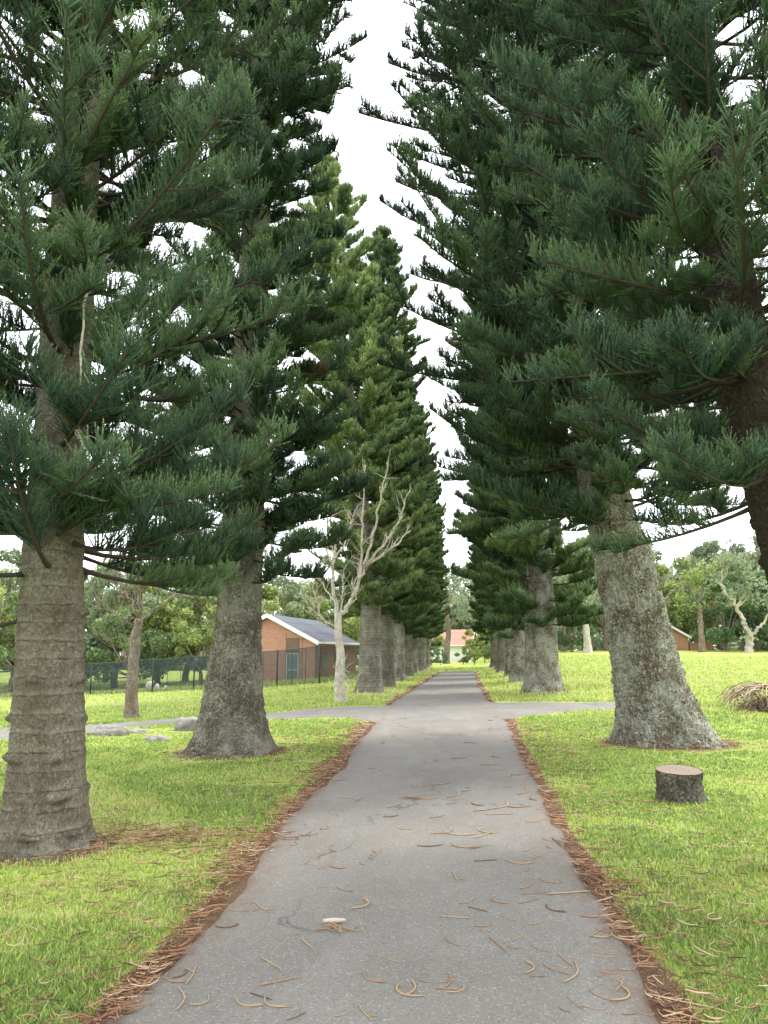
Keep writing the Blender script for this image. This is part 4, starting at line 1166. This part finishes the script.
sp = G(681, 800)
st = empty('tree_stump', sp, .4); tag(st, 'short sawn off tree stump with pinkish cut top on the right lawn', 'stump')
rs_ = interp_r([0, .08, .3], [.262, .245, .238])
ztop = .315
n = 72; zz = np.concatenate([np.linspace(-.05, ztop, 22)]); a_ = np.arange(n) * 2 * math.pi / n
ZZ, AA = np.meshgrid(zz, a_, indexing='ij')
rr = rs_(np.maximum(ZZ, 0)); pts = np.stack([np.cos(AA) * rr, np.sin(AA) * rr, ZZ], -1)
rr = rr + .03 * fbm(pts * 5, 3, 91) + .022 * np.abs(fbm(pts * np.array([20, 20, 9]), 3, 92)) + .012 * fbm(pts * 30, 2, 93)
top_lift = .02 * np.cos(AA - 1.2) * (ZZ / ztop)
V = np.stack([np.cos(AA) * rr, np.sin(AA) * rr, ZZ + top_lift], -1)
i = np.arange(len(zz) - 1)[:, None] * n; j = np.arange(n)[None]; k = (j + 1) % n
obj('bark', mesh_np('bark', V.reshape(-1, 3), np.stack([i + j, i + k, i + n + k, i + n + j], -1).reshape(-1, 4), True), M['bark_stump'], st)
ring = V[-1]; cV = np.vstack([ring * np.array([f, f, 1]) + np.array([0, 0, -.004 + .006 * (1 - f)]) for f in (1.0, .96, .6, .25)] + [np.array([[0, 0, ztop]])])
Q = np.concatenate([np.stack([q * n + j[0], q * n + k[0], (q + 1) * n + k[0], (q + 1) * n + j[0]], -1) for q in range(3)])
T = np.stack([3 * n + j[0], 3 * n + k[0], np.full(n, 4 * n)], -1)
obj('cut_face', mesh_np('cut_face', cV, [T, Q], True), M['cut_wood'], st)

bp_ = G(772, 712)
pile = empty('brush_pile', bp_); pile.scale = (.9, .9, .85); tag(pile, 'heap of dry grey brown fronds and sticks on the grass at right edge', 'brush pile')
m = MB()
for _ in range(520):
    v = rng.normal(0, 1, 3); v[2] = abs(v[2]); v /= np.linalg.norm(v); c = v * rng.uniform(.35, 1.0) * np.array([1.05, .65, .48])
    d = rng.normal(0, 1, 3) * np.array([1, 1, .45]); d /= np.linalg.norm(d); L = rng.uniform(.2, .55); t = np.linspace(-.5, .5, 4)[:, None]
    P = c + d * L * t + np.array([0, 0, -.25 * L]) * (t * 2) ** 2 + rng.normal(0, .012, (4, 3))
    m.tube(P, np.array([.6, 1, .9, .3]) * rng.uniform(.008, .02), 4)
m.build('matted_debris', M['dry_fronds_dark'], pile)
for i in range(98):
    a_ = rng.uniform(0, 2 * math.pi) if i % 3 else rng.uniform(math.pi, 2 * math.pi); e = rng.uniform(.05, 1.0)
    top = np.array([math.cos(a_) * 1.2 * (1 - e) * .8, math.sin(a_) * .8 * (1 - e) * .8, .30 + .45 * e])
    out = np.array([math.cos(a_ + rng.normal(0, .5)) * rng.uniform(1.1, 1.65), math.sin(a_) * rng.uniform(.7, 1.05), rng.uniform(-.02, .42)])
    t = np.linspace(0, 1, 7)[:, None]
    P = top * (1 - t) + out * t + np.array([0, 0, .28]) * np.sin(t * math.pi) + rng.normal(0, .03, (7, 3))
    m = MB(); m.tube(P, np.linspace(.022, .009, 7) * rng.uniform(.7, 1.3), 5)
    m.build('stick', M['dry_fronds'] if rng.random() < .7 else M['dry_fronds_dark'], pile, True)

# ------------------------------------------------------------------ world, sun, camera
EL, AZ = R(56), R(48)                                       # sun high ahead, slightly to the right
w = bpy.data.worlds.new('World'); scene.world = w; w.use_nodes = True
nt = w.node_tree; nt.nodes.clear(); T = NT(nt)
sky = T.n('ShaderNodeTexSky', sky_type='NISHITA', sun_disc=False, sun_elevation=EL, sun_rotation=AZ, air_density=1.0, dust_density=3.0, ozone_density=1.0)
gen = T.n('ShaderNodeTexCoord').outputs['Generated']
cl = T.noise(T.scale(gen, (1, 1, 2.2)), 2.2, 7, .6, .3)
white = T.ramp(cl, [(.3, (7.4, 7.8, 8.6)), (.7, (10.2, 10.3, 10.5))])
white = T.mix(1.0, (0, 0, 0), T.mix(T.ramp(cl, [(.3, 0.0), (.7, 1.0)]), (8.2, 8.7, 9.6), (11.5, 11.6, 11.8)), 'ADD')
mixc = T.mix(T.ramp(T.noise(T.scale(gen, (1, 1, 1.8)), 1.6, 6, .6), [(.3, .78), (.6, .97)]), sky.outputs[0], white)
bg = T.n('ShaderNodeBackground', ins={'Color': mixc, 'Strength': .088})
wo = T.n('ShaderNodeOutputWorld'); nt.links.new(bg.outputs[0], wo.inputs[0])
sun = bpy.data.lights.new('sun', 'SUN'); sun.energy = 1.5; sun.angle = R(14); sun.color = (1, .96, .9)
so = bpy.data.objects.new('sun', sun); COL.objects.link(so)
# direction towards the sun: Nishita rotation is measured from +Y towards +X
sd = np.array([math.sin(AZ) * math.cos(EL), math.cos(AZ) * math.cos(EL), math.sin(EL)])
import mathutils
so.rotation_euler = mathutils.Vector(-sd).to_track_quat('-Z', 'Y').to_euler(); so.location = (0, 0, 30)

cam = bpy.data.cameras.new('camera'); co = bpy.data.objects.new('camera', cam); COL.objects.link(co); scene.camera = co
cam.sensor_fit = 'VERTICAL'; cam.sensor_height = 24; cam.lens = FPX / 1024 * 24; cam.clip_end = 3000; cam.clip_start = .05
co.location = (0, 0, CH); co.rotation_euler = (math.pi / 2 + PITCH, 0, YAW)
vs = scene.view_settings
vs.view_transform = 'Standard'; vs.look = 'None'; vs.gamma = 1; vs.exposure = 1.92; vs.use_curve_mapping = False
scene.cycles.volume_bounces = 0; scene.cycles.max_bounces = 6; scene.cycles.diffuse_bounces = 3; scene.cycles.transparent_max_bounces = 12
